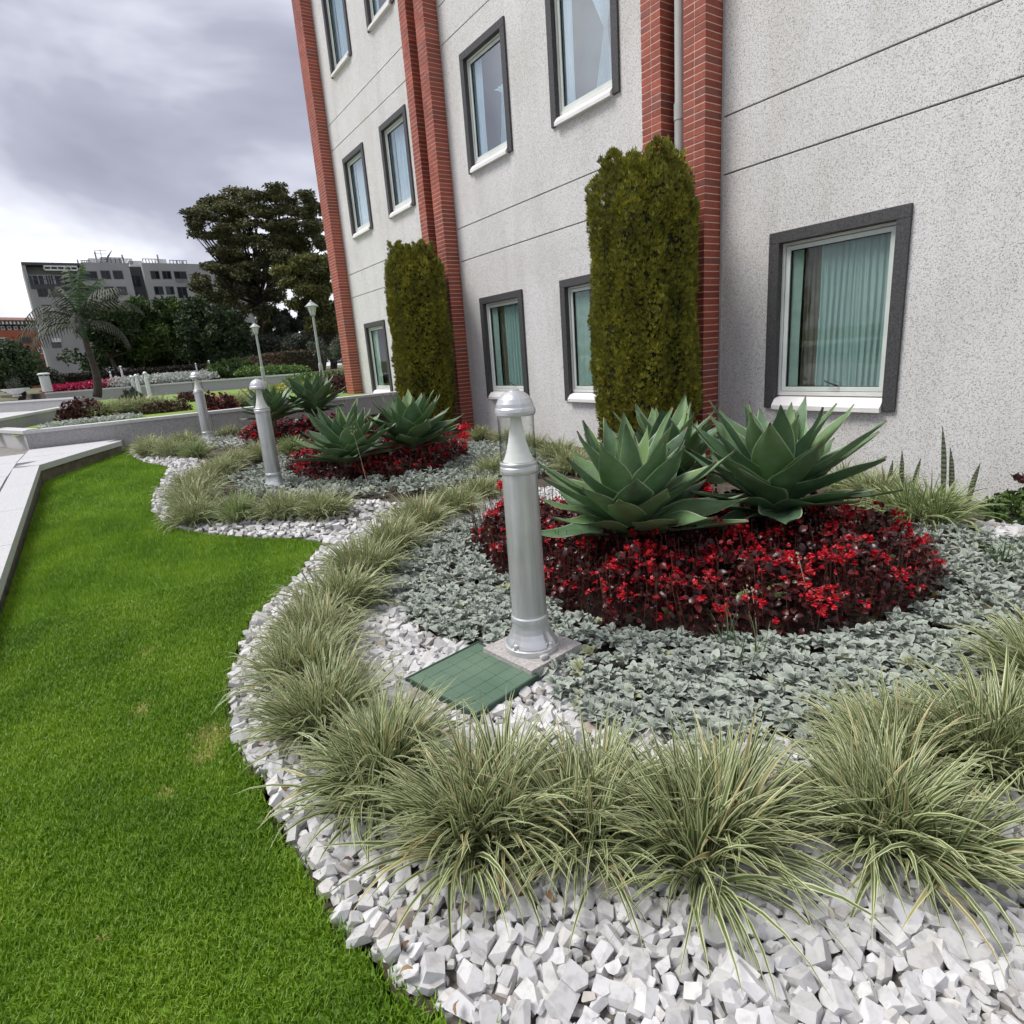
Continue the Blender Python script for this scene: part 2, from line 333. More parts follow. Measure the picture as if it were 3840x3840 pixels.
leaf_material('thuja_spray', [(0, (.085, .098, .010)), (.45, (.205, .210, .018)), (.8, (.35, .325, .03)), (1, (.48, .42, .06))], rough=.7, trans=.15, nscale=2.4)
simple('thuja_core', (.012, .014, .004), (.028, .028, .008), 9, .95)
simple('bark', (.10, .075, .055), (.19, .15, .115), 8, .9, bmp=.5)
simple('bark_dark', (.035, .028, .022), (.07, .056, .044), 8, .95)
simple('bark_pale', (.20, .18, .155), (.30, .275, .24), 8, .9)
leaf_material('foliage_dark', [(0, (.014, .028, .011)), (.5, (.032, .062, .02)), (1, (.075, .125, .033))], rough=.6, trans=.12, nscale=.25)
leaf_material('foliage_mid', [(0, (.026, .055, .013)), (.5, (.06, .115, .021)), (1, (.12, .19, .038))], rough=.6, trans=.15, nscale=.25)
leaf_material('foliage_brown', [(0, (.060, .066, .032)), (.5, (.135, .140, .064)), (1, (.24, .24, .11))], rough=.7, trans=.12, nscale=.25)
leaf_material('foliage_olive', [(0, (.05, .06, .014)), (.5, (.11, .12, .028)), (1, (.20, .20, .05))], rough=.7, trans=.15, nscale=.25)
leaf_material('foliage_grey', [(0, (.045, .054, .042)), (.5, (.075, .09, .068)), (1, (.13, .145, .11))], rough=.8, trans=.12, nscale=.3)
leaf_material('palm_leaf', [(0, (.018, .023, .012)), (.5, (.035, .042, .022)), (1, (.065, .075, .038))], rough=.6, trans=.15)
leaf_material('palm_leaf_green', [(0, (.03, .06, .02)), (1, (.07, .13, .04))], rough=.6, trans=.15)
leaf_material('hedge_brown', [(0, (.045, .03, .016)), (.5, (.085, .058, .032)), (1, (.12, .09, .045))], rough=.85, trans=.08)
leaf_material('hedge_dark', [(0, (.012, .010, .007)), (.5, (.024, .018, .012)), (1, (.04, .03, .02))], rough=.85, trans=.08)
leaf_material('magenta_flower', [(0, (.30, .01, .05)), (1, (.60, .035, .12))], rough=.6, trans=.2)
leaf_material('yellow_leaf', [(0, (.26, .30, .05)), (1, (.50, .50, .12))], rough=.6, trans=.25)
leaf_material('bright_leaf', [(0, (.08, .16, .03)), (1, (.16, .26, .06))], rough=.6, trans=.25)
leaf_material('maroon_leaf', [(0, (.04, .012, .015)), (.6, (.085, .02, .022)), (1, (.13, .05, .04))], rough=.55, trans=.15)
leaf_material('snake_leaf_plain', [(0, (.07, .085, .05)), (1, (.12, .14, .08))], margin=(.20, .22, .13), margin_w=.8, rough=.5, trans=.05)
def snake_material():
    m, n, l, b = newmat('snake_leaf'); uv = n.new('ShaderNodeUVMap'); w = n.new('ShaderNodeTexWave'); w.bands_direction = 'Y'; w.inputs['Scale'].default_value = 5.5; w.inputs['Distortion'].default_value = 3; w.inputs['Detail Scale'].default_value = 3
    l.new(uv.outputs[0], w.inputs['Vector']); l.new(ramp(n, l, w.outputs['Fac'], [(.35, (.035, .05, .03)), (.6, (.16, .18, .11))]), b.inputs['Base Color']); b.inputs['Roughness'].default_value = .5
snake_material()
leaf_material('grass_blade', [(0, (.080, .185, .006)), (.45, (.165, .315, .010)), (.85, (.265, .42, .022)), (.97, (.38, .46, .09)), (1, (.60, .48, .20))], rough=.55, trans=.3)
leaf_material('weed_leaf', [(0, (.07, .13, .05)), (1, (.13, .20, .08))], rough=.5, trans=.2)
simple('render_grey', (.28, .28, .285), (.34, .34, .345), .35, .85)
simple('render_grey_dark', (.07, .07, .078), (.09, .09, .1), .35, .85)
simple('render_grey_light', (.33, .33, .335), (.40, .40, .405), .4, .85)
simple('far_brick', (.30, .085, .045), (.40, .115, .065), .5, .85)
simple('far_tile', (.16, .075, .055), (.24, .12, .09), 1.5, .85)
simple('far_white', (.62, .62, .62), (.75, .75, .75), 1, .6)
simple('far_frame', (.05, .05, .055), (.08, .08, .085), 1, .5)
def far_glass():
    m, n, l, b = newmat('far_glass')
    l.new(ramp(n, l, obj_random(n), [(0, (.012, .014, .018)), (.6, (.03, .034, .04)), (1, (.09, .10, .11))]), b.inputs['Base Color']); b.inputs['Roughness'].default_value = .12
far_glass()
simple('lamp_grey', (.36, .38, .38), (.46, .48, .48), 5, .45, metal=.2)
simple('frosted_glass', (.60, .62, .62), (.70, .72, .72), 5, .3)
simple('planter_stone', (.45, .45, .44), (.58, .58, .57), 6, .8)
simple('bin_metal', (.45, .46, .45), (.56, .57, .56), 6, .5)

# ------------------------------------------------------------------ mesh helpers
WLOC = {}
class MB:
    def __init__(s): s.v, s.f, s.m, s.uv, s.r = [], [], [], None, None
    def add(s, verts, faces, mi=0):
        o = len(s.v); s.v += [tuple(p) for p in verts]; s.f += [tuple(i + o for i in f) for f in faces]; s.m += [mi] * len(faces); return s
    def box(s, x0, x1, y0, y1, z0, z1, mi=0):
        return s.add([(x0, y0, z0), (x1, y0, z0), (x1, y1, z0), (x0, y1, z0), (x0, y0, z1), (x1, y0, z1), (x1, y1, z1), (x0, y1, z1)],
                     [(0, 3, 2, 1), (4, 5, 6, 7), (0, 1, 5, 4), (1, 2, 6, 5), (2, 3, 7, 6), (3, 0, 4, 7)], mi)
    def cbox(s, x0, x1, y0, y1, z0, z1, c=.003, mi=0):
        """box with chamfered vertical-plane edges (a bevelled block)"""
        v = []
        for zz, ins in ((z0, c), (z0 + c, 0), (z1 - c, 0), (z1, c)):
            v += [(x0 + ins, y0 + ins, zz), (x1 - ins, y0 + ins, zz), (x1 - ins, y1 - ins, zz), (x0 + ins, y1 - ins, zz)]
        f = [(3, 2, 1, 0), (12, 13, 14, 15)]
        for k in range(3):
            for i in range(4):
                j = (i + 1) % 4; f.append((k * 4 + i, k * 4 + j, k * 4 + 4 + j, k * 4 + 4 + i))
        return s.add(v, f, mi)
    def prism(s, poly, z0, z1, mi=0):
        n = len(poly); zt = z1 if callable(z1) else (lambda x, y: z1); zb = z0 if callable(z0) else (lambda x, y: z0)
        a = sum(poly[i][0] * poly[(i + 1) % n][1] - poly[(i + 1) % n][0] * poly[i][1] for i in range(n))
        if a < 0: poly = poly[::-1]
        v = [(x, y, zb(x, y)) for x, y in poly] + [(x, y, zt(x, y)) for x, y in poly]
        return s.add(v, [tuple(range(n))[::-1], tuple(range(n, 2 * n))] + [(i, (i + 1) % n, n + (i + 1) % n, n + i) for i in range(n)], mi)
    def lathe(s, prof, n=24, c=(0, 0, 0), mi=0, rmod=None):
        v, f = [], []
        for k, (r, z) in enumerate(prof):
            for i in range(n):
                a = 2 * math.pi * i / n; rr = r * (rmod(k, a) if rmod else 1)
                v.append((c[0] + rr * math.cos(a), c[1] + rr * math.sin(a), c[2] + z))
        for k in range(len(prof) - 1):
            for i in range(n):
                j = (i + 1) % n; f.append((k * n + i, k * n + j, (k + 1) * n + j, (k + 1) * n + i))
        f.append(tuple(range(n))[::-1]); f.append(tuple(range((len(prof) - 1) * n, len(prof) * n)))
        return s.add(v, f, mi)
    def tube(s, path, rad, n=8, mi=0):
        path = [Vector(p) for p in path]; v, f = [], []
        for k, p in enumerate(path):
            t = (path[min(k + 1, len(path) - 1)] - path[max(k - 1, 0)]).normalized()
            a = t.cross(Vector((0.31, .2, .93)) if abs(t.z) < .9 else Vector((1, 0, 0))).normalized(); b = t.cross(a)
            r = rad[k] if hasattr(rad, '__len__') else rad
            for i in range(n):
                q = 2 * math.pi * i / n; v.append(tuple(p + a * (r * math.cos(q)) + b * (r * math.sin(q))))
        for k in range(len(path) - 1):
            for i in range(n):
                j = (i + 1) % n; f.append((k * n + i, k * n + j, (k + 1) * n + j, (k + 1) * n + i))
        f.append(tuple(range(n))[::-1]); f.append(tuple(range((len(path) - 1) * n, len(path) * n)))
        return s.add(v, f, mi)
    def open_tube(s, r, z0, z1, n=40):
        v = [(r * math.cos(2 * math.pi * i / n), r * math.sin(2 * math.pi * i / n), z) for z in (z0, z1) for i in range(n)]
        return s.add(v, [(i, (i + 1) % n, n + (i + 1) % n, n + i) for i in range(n)])
    def mesh(s, name, mats, smooth=False):
        me = bpy.data.meshes.new(name); me.from_pydata(s.v, [], s.f)
        for m in ([mats] if isinstance(mats, str) else mats): me.materials.append(MATS[m])
        if any(s.m): me.polygons.foreach_set('material_index', s.m)
        if smooth is True: me.polygons.foreach_set('use_smooth', [True] * len(s.f))
        elif smooth: me.shade_smooth_by_angle(R_(smooth)) if hasattr(me, 'shade_smooth_by_angle') else None
        me.update(); return me
    def build(s, name, mats, parent=None, smooth=False, kind=None, loc=None):
        return link(name, s.mesh(name, mats, smooth), parent, kind=kind, loc=loc)

def link(name, me, parent=None, loc=None, rot=None, scale=None, kind=None):
    """links a mesh object; geometry and loc are given in world space"""
    o = bpy.data.objects.new(name, me); COL.objects.link(o)
    w = Vector(loc) if loc is not None else Vector((0, 0, 0)); WLOC[o.name] = w
    if parent is not None: o.parent = parent; o.location = w - WLOC[parent.name]
    else: o.location = w
    if rot is not None: o.rotation_euler = rot
    if scale is not None: o.scale = scale if hasattr(scale, '__len__') else (scale,) * 3
    if kind: o['kind'] = kind
    return o
def tag(o, label, cat, group=None, kind=None):
    o['label'] = label; o['category'] = cat
    if group: o['group'] = group
    if kind: o['kind'] = kind
    return o
def empty(name, loc, label, cat, group=None):
    o = bpy.data.objects.new(name, None); COL.objects.link(o); o.location = loc; o.empty_display_size = .2; WLOC[o.name] = Vector(loc)
    return tag(o, label, cat, group)
def struct(o): o['kind'] = 'structure'; return o

def np_mesh(name, V, F, mats, rnd=None, uv=None, mi=None, smooth=False):
    """fast mesh from numpy: V (n,3), F (m,k) with one face size; rnd per vertex, uv per vertex"""
    me = bpy.data.meshes.new(name); nv, nf, k = len(V), len(F), F.shape[1]
    me.vertices.add(nv); me.vertices.foreach_set('co', np.asarray(V, np.float32).ravel())
    me.loops.add(nf * k); me.loops.foreach_set('vertex_index', np.asarray(F, np.int32).ravel())
    me.polygons.add(nf); me.polygons.foreach_set('loop_start', np.arange(0, nf * k, k, dtype=np.int32))
    try: me.polygons.foreach_set('loop_total', np.full(nf, k, dtype=np.int32))
    except Exception: pass
    for m in ([mats] if isinstance(mats, str) else mats): me.materials.append(MATS[m])
    if mi is not None: me.polygons.foreach_set('material_index', np.asarray(mi, np.int32))
    me.polygons.foreach_set('use_smooth', np.full(nf, bool(smooth)))
    if uv is not None:
        ul = me.uv_layers.new(name='UVMap'); ul.data.foreach_set('uv', np.asarray(uv, np.float32)[np.asarray(F).ravel()].ravel())
    if rnd is not None:
        a = me.attributes.new('rnd', 'FLOAT', 'POINT'); a.data.foreach_set('value', np.asarray(rnd, np.float32))
    me.update(calc_edges=True); me.validate(); return me

def scatter_template(tv, tf, tuv, P, X, Y, Z, S):
    """copies a template (verts tv, faces tf) to frames P with axes X, Y, Z scaled by S; returns arrays"""
    n, k = len(P), len(tv)
    S = np.asarray(S, float)
    if S.ndim == 1: S = np.stack([S, S, S], 1)
    V = (P[:, None, :] + tv[None, :, 0:1] * (X * S[:, 0:1])[:, None, :] + tv[None, :, 1:2] * (Y * S[:, 1:2])[:, None, :] + tv[None, :, 2:3] * (Z * S[:, 2:3])[:, None, :])
    F = (tf[None] + (np.arange(n) * k)[:, None, None]).reshape(-1, tf.shape[1])
    UV = np.tile(tuv, (n, 1)) if tuv is not None else None
    return V.reshape(-1, 3), F, UV
def frames(dirs, spin=None):
    """orthonormal frames whose X runs along dirs"""
    X = dirs / np.linalg.norm(dirs, axis=1, keepdims=True)
    ref = np.where(np.abs(X[:, 2:3]) < .95, np.array([[0, 0, 1.0]]), np.array([[1.0, 0, 0]]))
    Y = np.cross(ref, X); Y /= np.linalg.norm(Y, axis=1, keepdims=True); Z = np.cross(X, Y)
    if spin is not None:
        c, s = np.cos(spin)[:, None], np.sin(spin)[:, None]; Y, Z = c * Y + s * Z, -s * Y + c * Z
    return X, Y, Z
def grid_sheet(name, x0, x1, y0, y1, step, zf, mat, keep=None):
    xs = np.arange(x0, x1 + 1e-6, step); ys = np.arange(y0, y1 + 1e-6, step)
    XX, YY = np.meshgrid(xs, ys, indexing='ij'); V = np.stack([XX.ravel(), YY.ravel(), zf(XX, YY).ravel()], 1)
    i, j = np.meshgrid(np.arange(len(xs) - 1), np.arange(len(ys) - 1), indexing='ij'); i, j = i.ravel(), j.ravel(); ny = len(ys)
    if keep is not None:
        k = keep(xs[i] + step / 2, ys[j] + step / 2); i, j = i[k], j[k]
    F = np.stack([i * ny + j, (i + 1) * ny + j, (i + 1) * ny + j + 1, i * ny + j + 1], 1)
    return np_mesh(name, V, F, mat, smooth=True)

# ================================================================== ground, lawn, bed, paving
def zfar(x, y):
    return np.where(y < 14.0, -0.5, np.where((x < 13) & (y < 43), .1, 0.60 + np.clip((y - 14) * .0085, 0, 1.0)))
def build_ground():
    xs = np.unique(np.concatenate([np.linspace(-3500, -60, 12), np.linspace(-60, 60, 61), np.linspace(60, 3500, 12)]))
    ys = np.unique(np.concatenate([np.linspace(-3500, -40, 12), np.linspace(-40, 13.9, 12), [14.3], np.linspace(15, 130, 60), np.linspace(130, 3500, 12)]))
    XX, YY = np.meshgrid(xs, ys, indexing='ij'); V = np.stack([XX.ravel(), YY.ravel(), zfar(XX, YY).ravel()], 1)
    i, j = np.meshgrid(np.arange(len(xs) - 1), np.arange(len(ys) - 1), indexing='ij'); i, j = i.ravel(), j.ravel(); ny = len(ys)
    F = np.stack([i * ny + j, (i + 1) * ny + j, (i + 1) * ny + j + 1, i * ny + j + 1], 1)
    struct(link('ground', np_mesh('ground', V, F, 'ground_far')))
build_ground()
struct(link('lawn', grid_sheet('lawn', -.85, 2.0, -1.5, 13.95, .05, lambda x, y: G(x, y) - .004, 'lawn_soil', lambda x, y: inside(LAWN, x, y))))
bed_o = struct(link('garden_bed', grid_sheet('garden_bed', .1, 6.35, -1.5, 13.95, .075, lambda x, y: G(x, y) - .018, 'soil', lambda x, y: inside(BED, x, y))))

# paving with a stone edge that stands above the lawn
PAV_EDGE = [(-.86, -6), (-.86, 11.0), (.25, 13.42), (.36, 13.9)]
pav = struct(MB().prism([(-14, -6), (-.90, -6), (-.90, 10.98), (.20, 13.42), (.30, 13.88), (-1.17, 14.02), (-1.66, 15.5), (-1.9, 17), (-14, 17)], -.45, lambda x, y: float(PZ(y)) - .012).build('paving', 'curb_side'))
def build_paving():
    # slabs, each its own piece, with open joints
    t = MB
    ys = [2.0, 3.4, 4.8, 6.2, 7.6, 9.0, 10.4, 11.8, 13.2]
    for r in range(len(ys) - 1):
        y0, y1 = ys[r] + .006, ys[r + 1] - .006
        for c in range(5):
            x1 = -1.17 - c * 1.05 - (.5 if r % 2 else 0); x0 = x1 - 1.038
            if c == 0 and r % 2:
                t().prism([(-1.66, y0), (-1.176, y0), (-1.176, y1), (-1.66, y1)], lambda x, y: float(PZ(y)) - .03, lambda x, y: float(PZ(y))).build('paving_slab', 'paving_granite', pav)
            t().prism([(x0, y0), (x1, y0), (x1, y1), (x0, y1)], lambda x, y: float(PZ(y)) - .03, lambda x, y: float(PZ(y)) + random.uniform(-.001, .001)).build('paving_slab', 'paving_granite', pav)
    for x0, x1, y0, y1 in ((-1.16, -.6, 11.62, 12.35), (-1.16, -.35, 12.37, 13.2), (-1.16, 0.0, 13.21, 13.95)):
        a = lambda y: -.84 + (y - 11.0) * .455 - .30
        t().prism([(x0, y0), (a(y0), y0), (a(y1), y1), (x0, y1)], lambda x, y: float(PZ(y)) - .03, lambda x, y: float(PZ(y))).build('paving_slab', 'paving_granite', pav)
    # edge stones along the lawn: a slab edge on top of a rough low wall
    def edge(ax, ay, bx, by):
        L = math.hypot(bx - ax, by - ay); dx, dy = (bx - ax) / L, (by - ay) / L; nx, ny = -dy, dx
        m = max(1, round(L / 1.4))
        for i in range(m):
            s0, s1 = L * i / m + .004, L * (i + 1) / m - .004
            P = lambda s, o: (ax + dx * s + nx * o, ay + dy * s + ny * o)
            top = lambda x, y: float(PZ(y)) + .002
            t().prism([P(s0, 0), P(s1, 0), P(s1, .30), P(s0, .30)], lambda x, y: float(PZ(y)) - .085, top).build('edge_stone', ['paving_granite'], pav)
            t().prism([P(s0 - .004, .03), P(s1 + .004, .03), P(s1 + .004, .26), P(s0 - .004, .26)], -.4, lambda x, y: float(PZ(y)) - .087).build('footing', 'curb_lower', pav)
    edge(-.85, -2, -.85, 11.0); edge(-.85, 11.0, .25, 13.42)
build_paving()

# ================================================================== the building
X = 6.34
YB = [16.82, 10.79, 4.815]
bld = empty('building', (X, 10.0, 0), 'long pale pebble-dash building with red brick pilasters and dark framed windows', 'building')
TOPZ = 12.6
GROOVES = [3.245, 3.825, 6.835, 7.41, 10.42, 11.0]
WINZ = [(.672, 2.515), (4.61, 6.455), (8.21, 10.05)]
bays = [  # y range of the wall, [(window y0, y1, rows)]
    (-4.0, 4.815, [(2.778, 4.165, (0,))]),
    (5.73, 10.79, [(6.365, 7.76, (0, 1)), (8.79, 10.15, (0, 1))]),
    (11.715, 16.82, [(12.38, 13.71, (0, 1, 2)), (14.72, 16.07, (0, 1, 2))])]
def build_walls():
    for y0, y1, wins in bays:
        zs = [-.4] + GROOVES + [TOPZ]
        for k in range(len(zs) - 1):
            z0, z1 = zs[k] + (.011 if k else 0), zs[k + 1] - .011
            holes = [(a + .03, b - .03, WINZ[r][0] + .03, WINZ[r][1] - .03) for a, b, rows in wins for r in rows if WINZ[r][0] > z0 - .1 and WINZ[r][1] < z1 + .1]
            ysp = sorted({y0, y1} | {h[0] for h in holes} | {h[1] for h in holes}); zsp = sorted({z0, z1} | {h[2] for h in holes} | {h[3] for h in holes})
            m = MB()
            for a, b in zip(ysp[:-1], ysp[1:]):
                for c, d in zip(zsp[:-1], zsp[1:]):
                    if any(h[0] <= a and b <= h[1] and h[2] <= c and d <= h[3] for h in holes): continue
                    m.add([(X, a, c), (X, b, c), (X, b, d), (X, a, d)], [(0, 3, 2, 1)])
            # chamfered panel edges
            for zz, s in ((z0, -1), (z1, 1)):
                m.add([(X, y0, zz), (X, y1, zz), (X + .006, y1, zz + s * .004), (X + .006, y0, zz + s * .004), (X + .05, y1, zz + s * .004), (X + .05, y0, zz + s * .004)], [(0, 1, 2, 3) if s > 0 else (3, 2, 1, 0), (3, 2, 4, 5) if s > 0 else (5, 4, 2, 3)])
            m.build('wall_panel', 'exposed_aggregate', bld)
        # dark joint behind the grooves and a thin sealant line against the brick
        for g in GROOVES: MB().box(X + .022, X + .06, y0, y1, g - .03, g + .03).build('joint', 'groove_shadow_gap', bld)
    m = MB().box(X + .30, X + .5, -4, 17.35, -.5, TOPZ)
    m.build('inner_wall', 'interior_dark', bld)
    MB().box(X + .02, X + 9, 16.9, 17.35, -.5, TOPZ).build('end_wall', 'exposed_aggregate', bld)
    MB().box(X - .1, X + 9, -4, 17.4, TOPZ, TOPZ + .2).build('roof_slab', 'coping', bld)
    for y in (4.815, 10.79, 16.82):
        MB().box(X - .012, X + .03, y - .028, y - .002, -.3, TOPZ).build('sealant_strip', 'pipe_grey', bld)
build_walls()

XF = 6.055
PIERS = [('3b', 4.818, 5.116), ('3a', 5.440, 5.732), ('2b', 10.793, 11.126), ('2a', 11.43, 11.714), ('1', 16.823, 17.395)]
def build_piers():
    COURSE = .0745
    meshes = {}
    def brick_mesh(w, d):
        k = (round(w, 3), round(d, 3))
        if k not in meshes:
            meshes[k] = MB().cbox(-d / 2, d / 2, -w / 2, w / 2, -.0315, .0315, .002).mesh('brick', 'brick')
        return meshes[k]
    budget = 298
    for name, y0, y1 in PIERS:
        pier = MB().box(XF + .0035, X + .02, y0 + .0035, y1 - .0035, -.4, TOPZ).build('brick_pilaster', 'mortar', bld)
        far = []
        n = int((TOPZ + .3) / COURSE)
        for c in range(n):
            z = -.3 + c * COURSE + COURSE / 2
            cells = []
            if name == '1':
                if c % 2: cells = [(y0, y0 + .19, 0, 0), (y0 + .19, y0 + .38, 0, 0), (y0 + .38, y1, 0, 0)]
                else: cells = [(y0, y0 + .095, 0, 0), (y0 + .095, y0 + .285, 0, 0), (y0 + .285, y0 + .475, 0, 0), (y0 + .475, y1, 0, 0)]
            else:
                ym = (y0 + y1) / 2; cells = [(y0, ym, 0, 0), (ym, y1, 0, 0)]
            for a, b, _, _ in cells:
                g = .0048
                ya, yb = a + (0 if a == y0 else g), b - (0 if b == y1 else g)
                d0, d1 = XF, X + .01
                dx = random.uniform(-.0015, .0015)
                vis = {'3b': (0, 5.35), '3a': (3.0, 5.5), '2b': (1.2, 4.4)}.get(name)
                if vis and vis[0] < z < vis[1] and budget > 0:
                    budget -= 1
                    link('brick', brick_mesh(yb - ya, d1 - d0), pier, loc=((d0 + d1) / 2 + dx, (ya + yb) / 2, z))
                else: far.append((d0 + dx, d1, ya, yb, z - .0315, z + .0315))
        B = np.array(far); cor = np.array([(0, 2, 4), (1, 2, 4), (1, 3, 4), (0, 3, 4), (0, 2, 5), (1, 2, 5), (1, 3, 5), (0, 3, 5)])
        V = np.stack([B[:, cor[:, 0]], B[:, cor[:, 1]], B[:, cor[:, 2]]], 2).reshape(-1, 3)
        tf = np.array([(0, 3, 2, 1), (4, 5, 6, 7), (0, 1, 5, 4), (1, 2, 6, 5), (2, 3, 7, 6), (3, 0, 4, 7)])
        F = (tf[None] + (np.arange(len(B)) * 8)[:, None, None]).reshape(-1, 4)
        o = link('brick_courses', np_mesh('brick_courses', V, F, 'brick_far', rnd=np.repeat(rng.random(len(B)), 8)), pier, kind='stuff')
    # downpipe in the slot between the pilaster pair
    m = MB(); m.tube([(X - .14, 5.285, -.1), (X - .14, 5.285, 3.95)], .062, 20); m.tube([(X - .14, 5.285, 3.93), (X - .14, 5.285, 4.1)], .068, 20); m.tube([(X - .14, 5.285, 4.0), (X - .14, 5.285, TOPZ)], .058, 20)
    m.build('downpipe', 'pipe_grey', bld, smooth=40)
build_piers()

def wavy(y0, y1, z0, z1, x, amp, folds, cols=90, rows=8, pinch=None, drift=0):
    V, F, uv = [], [], []
    ph = rng.random() * 6
    for r in range(rows + 1):
        t = r / rows; z = z0 + (z1 - z0) * t
        for c in range(cols + 1):
            s = c / cols; yy = y0 + (y1 - y0) * s
            if pinch:
                pz, py, pw = pinch; d = (z - pz); w = pw + (1 - pw) * min(1, abs(d) / (z1 - pz) * 1.15 if d > 0 else abs(d) / (pz - z0) * .55)
                yy = py + (yy - py) * w
            a = math.sin(s * folds * 2 * math.pi + ph) * .7 + math.sin(s * folds * 3.7 * math.pi + ph * 2) * .3
            V.append((x + amp * a * (1 - .25 * t) + drift * t, yy + .006 * math.sin(t * 5 + s * 9), z))
    for r in range(rows):
        for c in range(cols): k = r * (cols + 1) + c; F.append((k, k + 1, k + cols + 2, k + cols + 1))
    return V, F
def build_window(y0, y1, row, style):
    z0, z1 = WINZ[row]; xo = X - .035
    w = MB()
    J = .115   # granite surround: jambs and a head laid across them
    w.cbox(xo, X + .20, y0, y0 + J, z0, z1 - J - .001, .004); w.cbox(xo, X + .20, y1 - J, y1, z0, z1 - J - .001, .004); w.cbox(xo, X + .20, y0, y1, z1 - J, z1, .004)
    win = w.build('window', 'granite_dark', bld)
    a, b, c, d = y0 + J, y1 - J, z0 + .135, z1 - J
    fx = X + .07
    def rect(x0, x1, a, b, c, d, t, bt=None):
        m = MB(); bt = bt or t
        m.cbox(x0, x1, a, b, d - t, d, .002); m.cbox(x0, x1, a, b, c, c + bt, .002); m.cbox(x0, x1, a, a + t, c + bt, d - t, .002); m.cbox(x0, x1, b - t, b, c + bt, d - t, .002); return m
    rect(fx - .03, fx + .06, a + .002, b - .002, c, d - .002, .028, .04).build('frame', 'aluminium_white', win)
    rect(fx - .012, fx + .045, a + .036, b - .036, c + .046, d - .036, .045).build('sash', 'sash_white', win)
    rect(fx + .0, fx + .03, a + .079, b - .079, c + .089, d - .079, .008).build('gasket', 'gasket_black', win)
    MB().box(fx + .012, fx + .018, a + .08, b - .08, c + .09, d - .08).build('glass_pane', 'window_glass' if row == 0 else 'window_glass_coated', win)
    s = MB(); xs0 = X - .075   # sloped white sill between the jambs
    s.add([(xs0, a + .002, z0 - .01), (xs0, b - .002, z0 - .01), (xs0, b - .002, z0 + .035), (xs0, a + .002, z0 + .035),
           (fx, a + .002, z0 - .01), (fx, b - .002, z0 - .01), (fx, b - .002, z0 + .13), (fx, a + .002, z0 + .13), (X - .02, a + .002, z0 + .10), (X - .02, b - .002, z0 + .10)],
          [(0, 3, 2, 1), (3, 8, 9, 2), (8, 7, 6, 9), (0, 1, 5, 4), (0, 4, 7, 8, 3), (1, 2, 9, 6, 5)])
    s.build('sill', 'sill_white', win)
    # the room behind
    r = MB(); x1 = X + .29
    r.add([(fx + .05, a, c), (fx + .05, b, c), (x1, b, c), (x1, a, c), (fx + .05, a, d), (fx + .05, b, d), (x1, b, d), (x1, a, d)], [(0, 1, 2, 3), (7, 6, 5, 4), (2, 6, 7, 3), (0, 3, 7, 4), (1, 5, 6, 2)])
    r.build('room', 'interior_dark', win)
    cx = fx + .062
    def curtain(nm, mat, *args, **kw):
        V, F = wavy(*args, **kw); return MB().add(V, F).build(nm, mat, win, smooth=True)
    if style == 'teal':
        curtain('curtain', 'sheer_teal', a + .03, b - .37, c + .05, d - .02, cx, .018, 13, cols=160)
        curtain('drape', 'drape_brown', b - .40, b - .20, c + .04, d - .02, cx + .01, .014, 4, cols=60)
        curtain('drape', 'drape_lining', b - .20, b - .06, c + .04, d - .02, cx - .03, .004, 1, cols=20)
    elif style == 'teal_half':
        curtain('curtain', 'sheer_teal', a + .03, a + .66, c + .05, d - .02, cx, .018, 8, cols=130)
        curtain('drape', 'drape_brown', a + .66, a + .90, c + .04, d - .02, cx + .015, .014, 3, cols=60)
        curtain('drape', 'drape_lining', b - .28, b - .03, c + .04, d - .02, cx - .03, .006, 2, cols=30)
    elif style == 'teal_dim':
        curtain('curtain', 'sheer_teal', a + .03, a + .45, c + .05, d - .02, cx + .03, .02, 6, cols=100)
        curtain('drape', 'drape_lining', b - .42, b - .03, c + .04, d - .02, cx - .03, .006, 2, cols=30)
    elif style == 'tied':
        curtain('curtain', 'sheer_white', a + .02, b - .52, c + .05, d - .02, cx, .022, 7, cols=120, rows=24, pinch=(c + .75, a + .24, .13))
        curtain('drape', 'sheer_white', b - .26, b - .06, c + .05, d - .02, cx - .01, .012, 2, cols=40)
    elif style == 'tied_low':
        curtain('curtain', 'sheer_white', a + .02, b - .62, c + .05, c + .95, cx, .022, 5, cols=120, rows=16, pinch=(c + .86, a + .2, .25))
        curtain('drape', 'sheer_white', b - .34, b - .06, c + .05, d - .02, cx - .01, .012, 2, cols=40)
    else:
        curtain('curtain', 'sheer_white', a + .02, b - .3, c + .05, d - .02, cx, .016, 6, cols=110)
        curtain('drape', 'drape_lining', b - .28, b - .06, c + .04, d - .02, cx - .01, .01, 2, cols=30)
    if row == 0:
        yh = a + .36 + (.12 if y0 < 4 else 0)
        MB().tube([(fx - .02, yh, c + .10), (fx - .055, yh + .02, c + .115), (fx - .06, yh + .13, c + .16)], [.009, .009, .006], 6).build('handle', 'gasket_black', win)
    return win
styles = {(2.778, 0): 'teal', (6.365, 0): 'teal_dim', (8.79, 0): 'teal_half', (12.38, 0): 'teal_half', (14.72, 0): 'teal_dim',
          (6.365, 1): 'tied', (8.79, 1): 'tied_low', (12.38, 1): 'plain', (14.72, 1): 'plain', (12.38, 2): 'tied', (14.72, 2): 'plain'}
for y0, y1, wins in bays:
    for a, b, rows in wins:
        for r in rows: build_window(a, b, r, styles[(a, r)])
# small drilled vent high on the right bay
MB().tube([(X - .012, 3.62, 5.16), (X + .01, 3.62, 5.16)], .03, 12).build('wall_vent', 'gasket_black', bld)

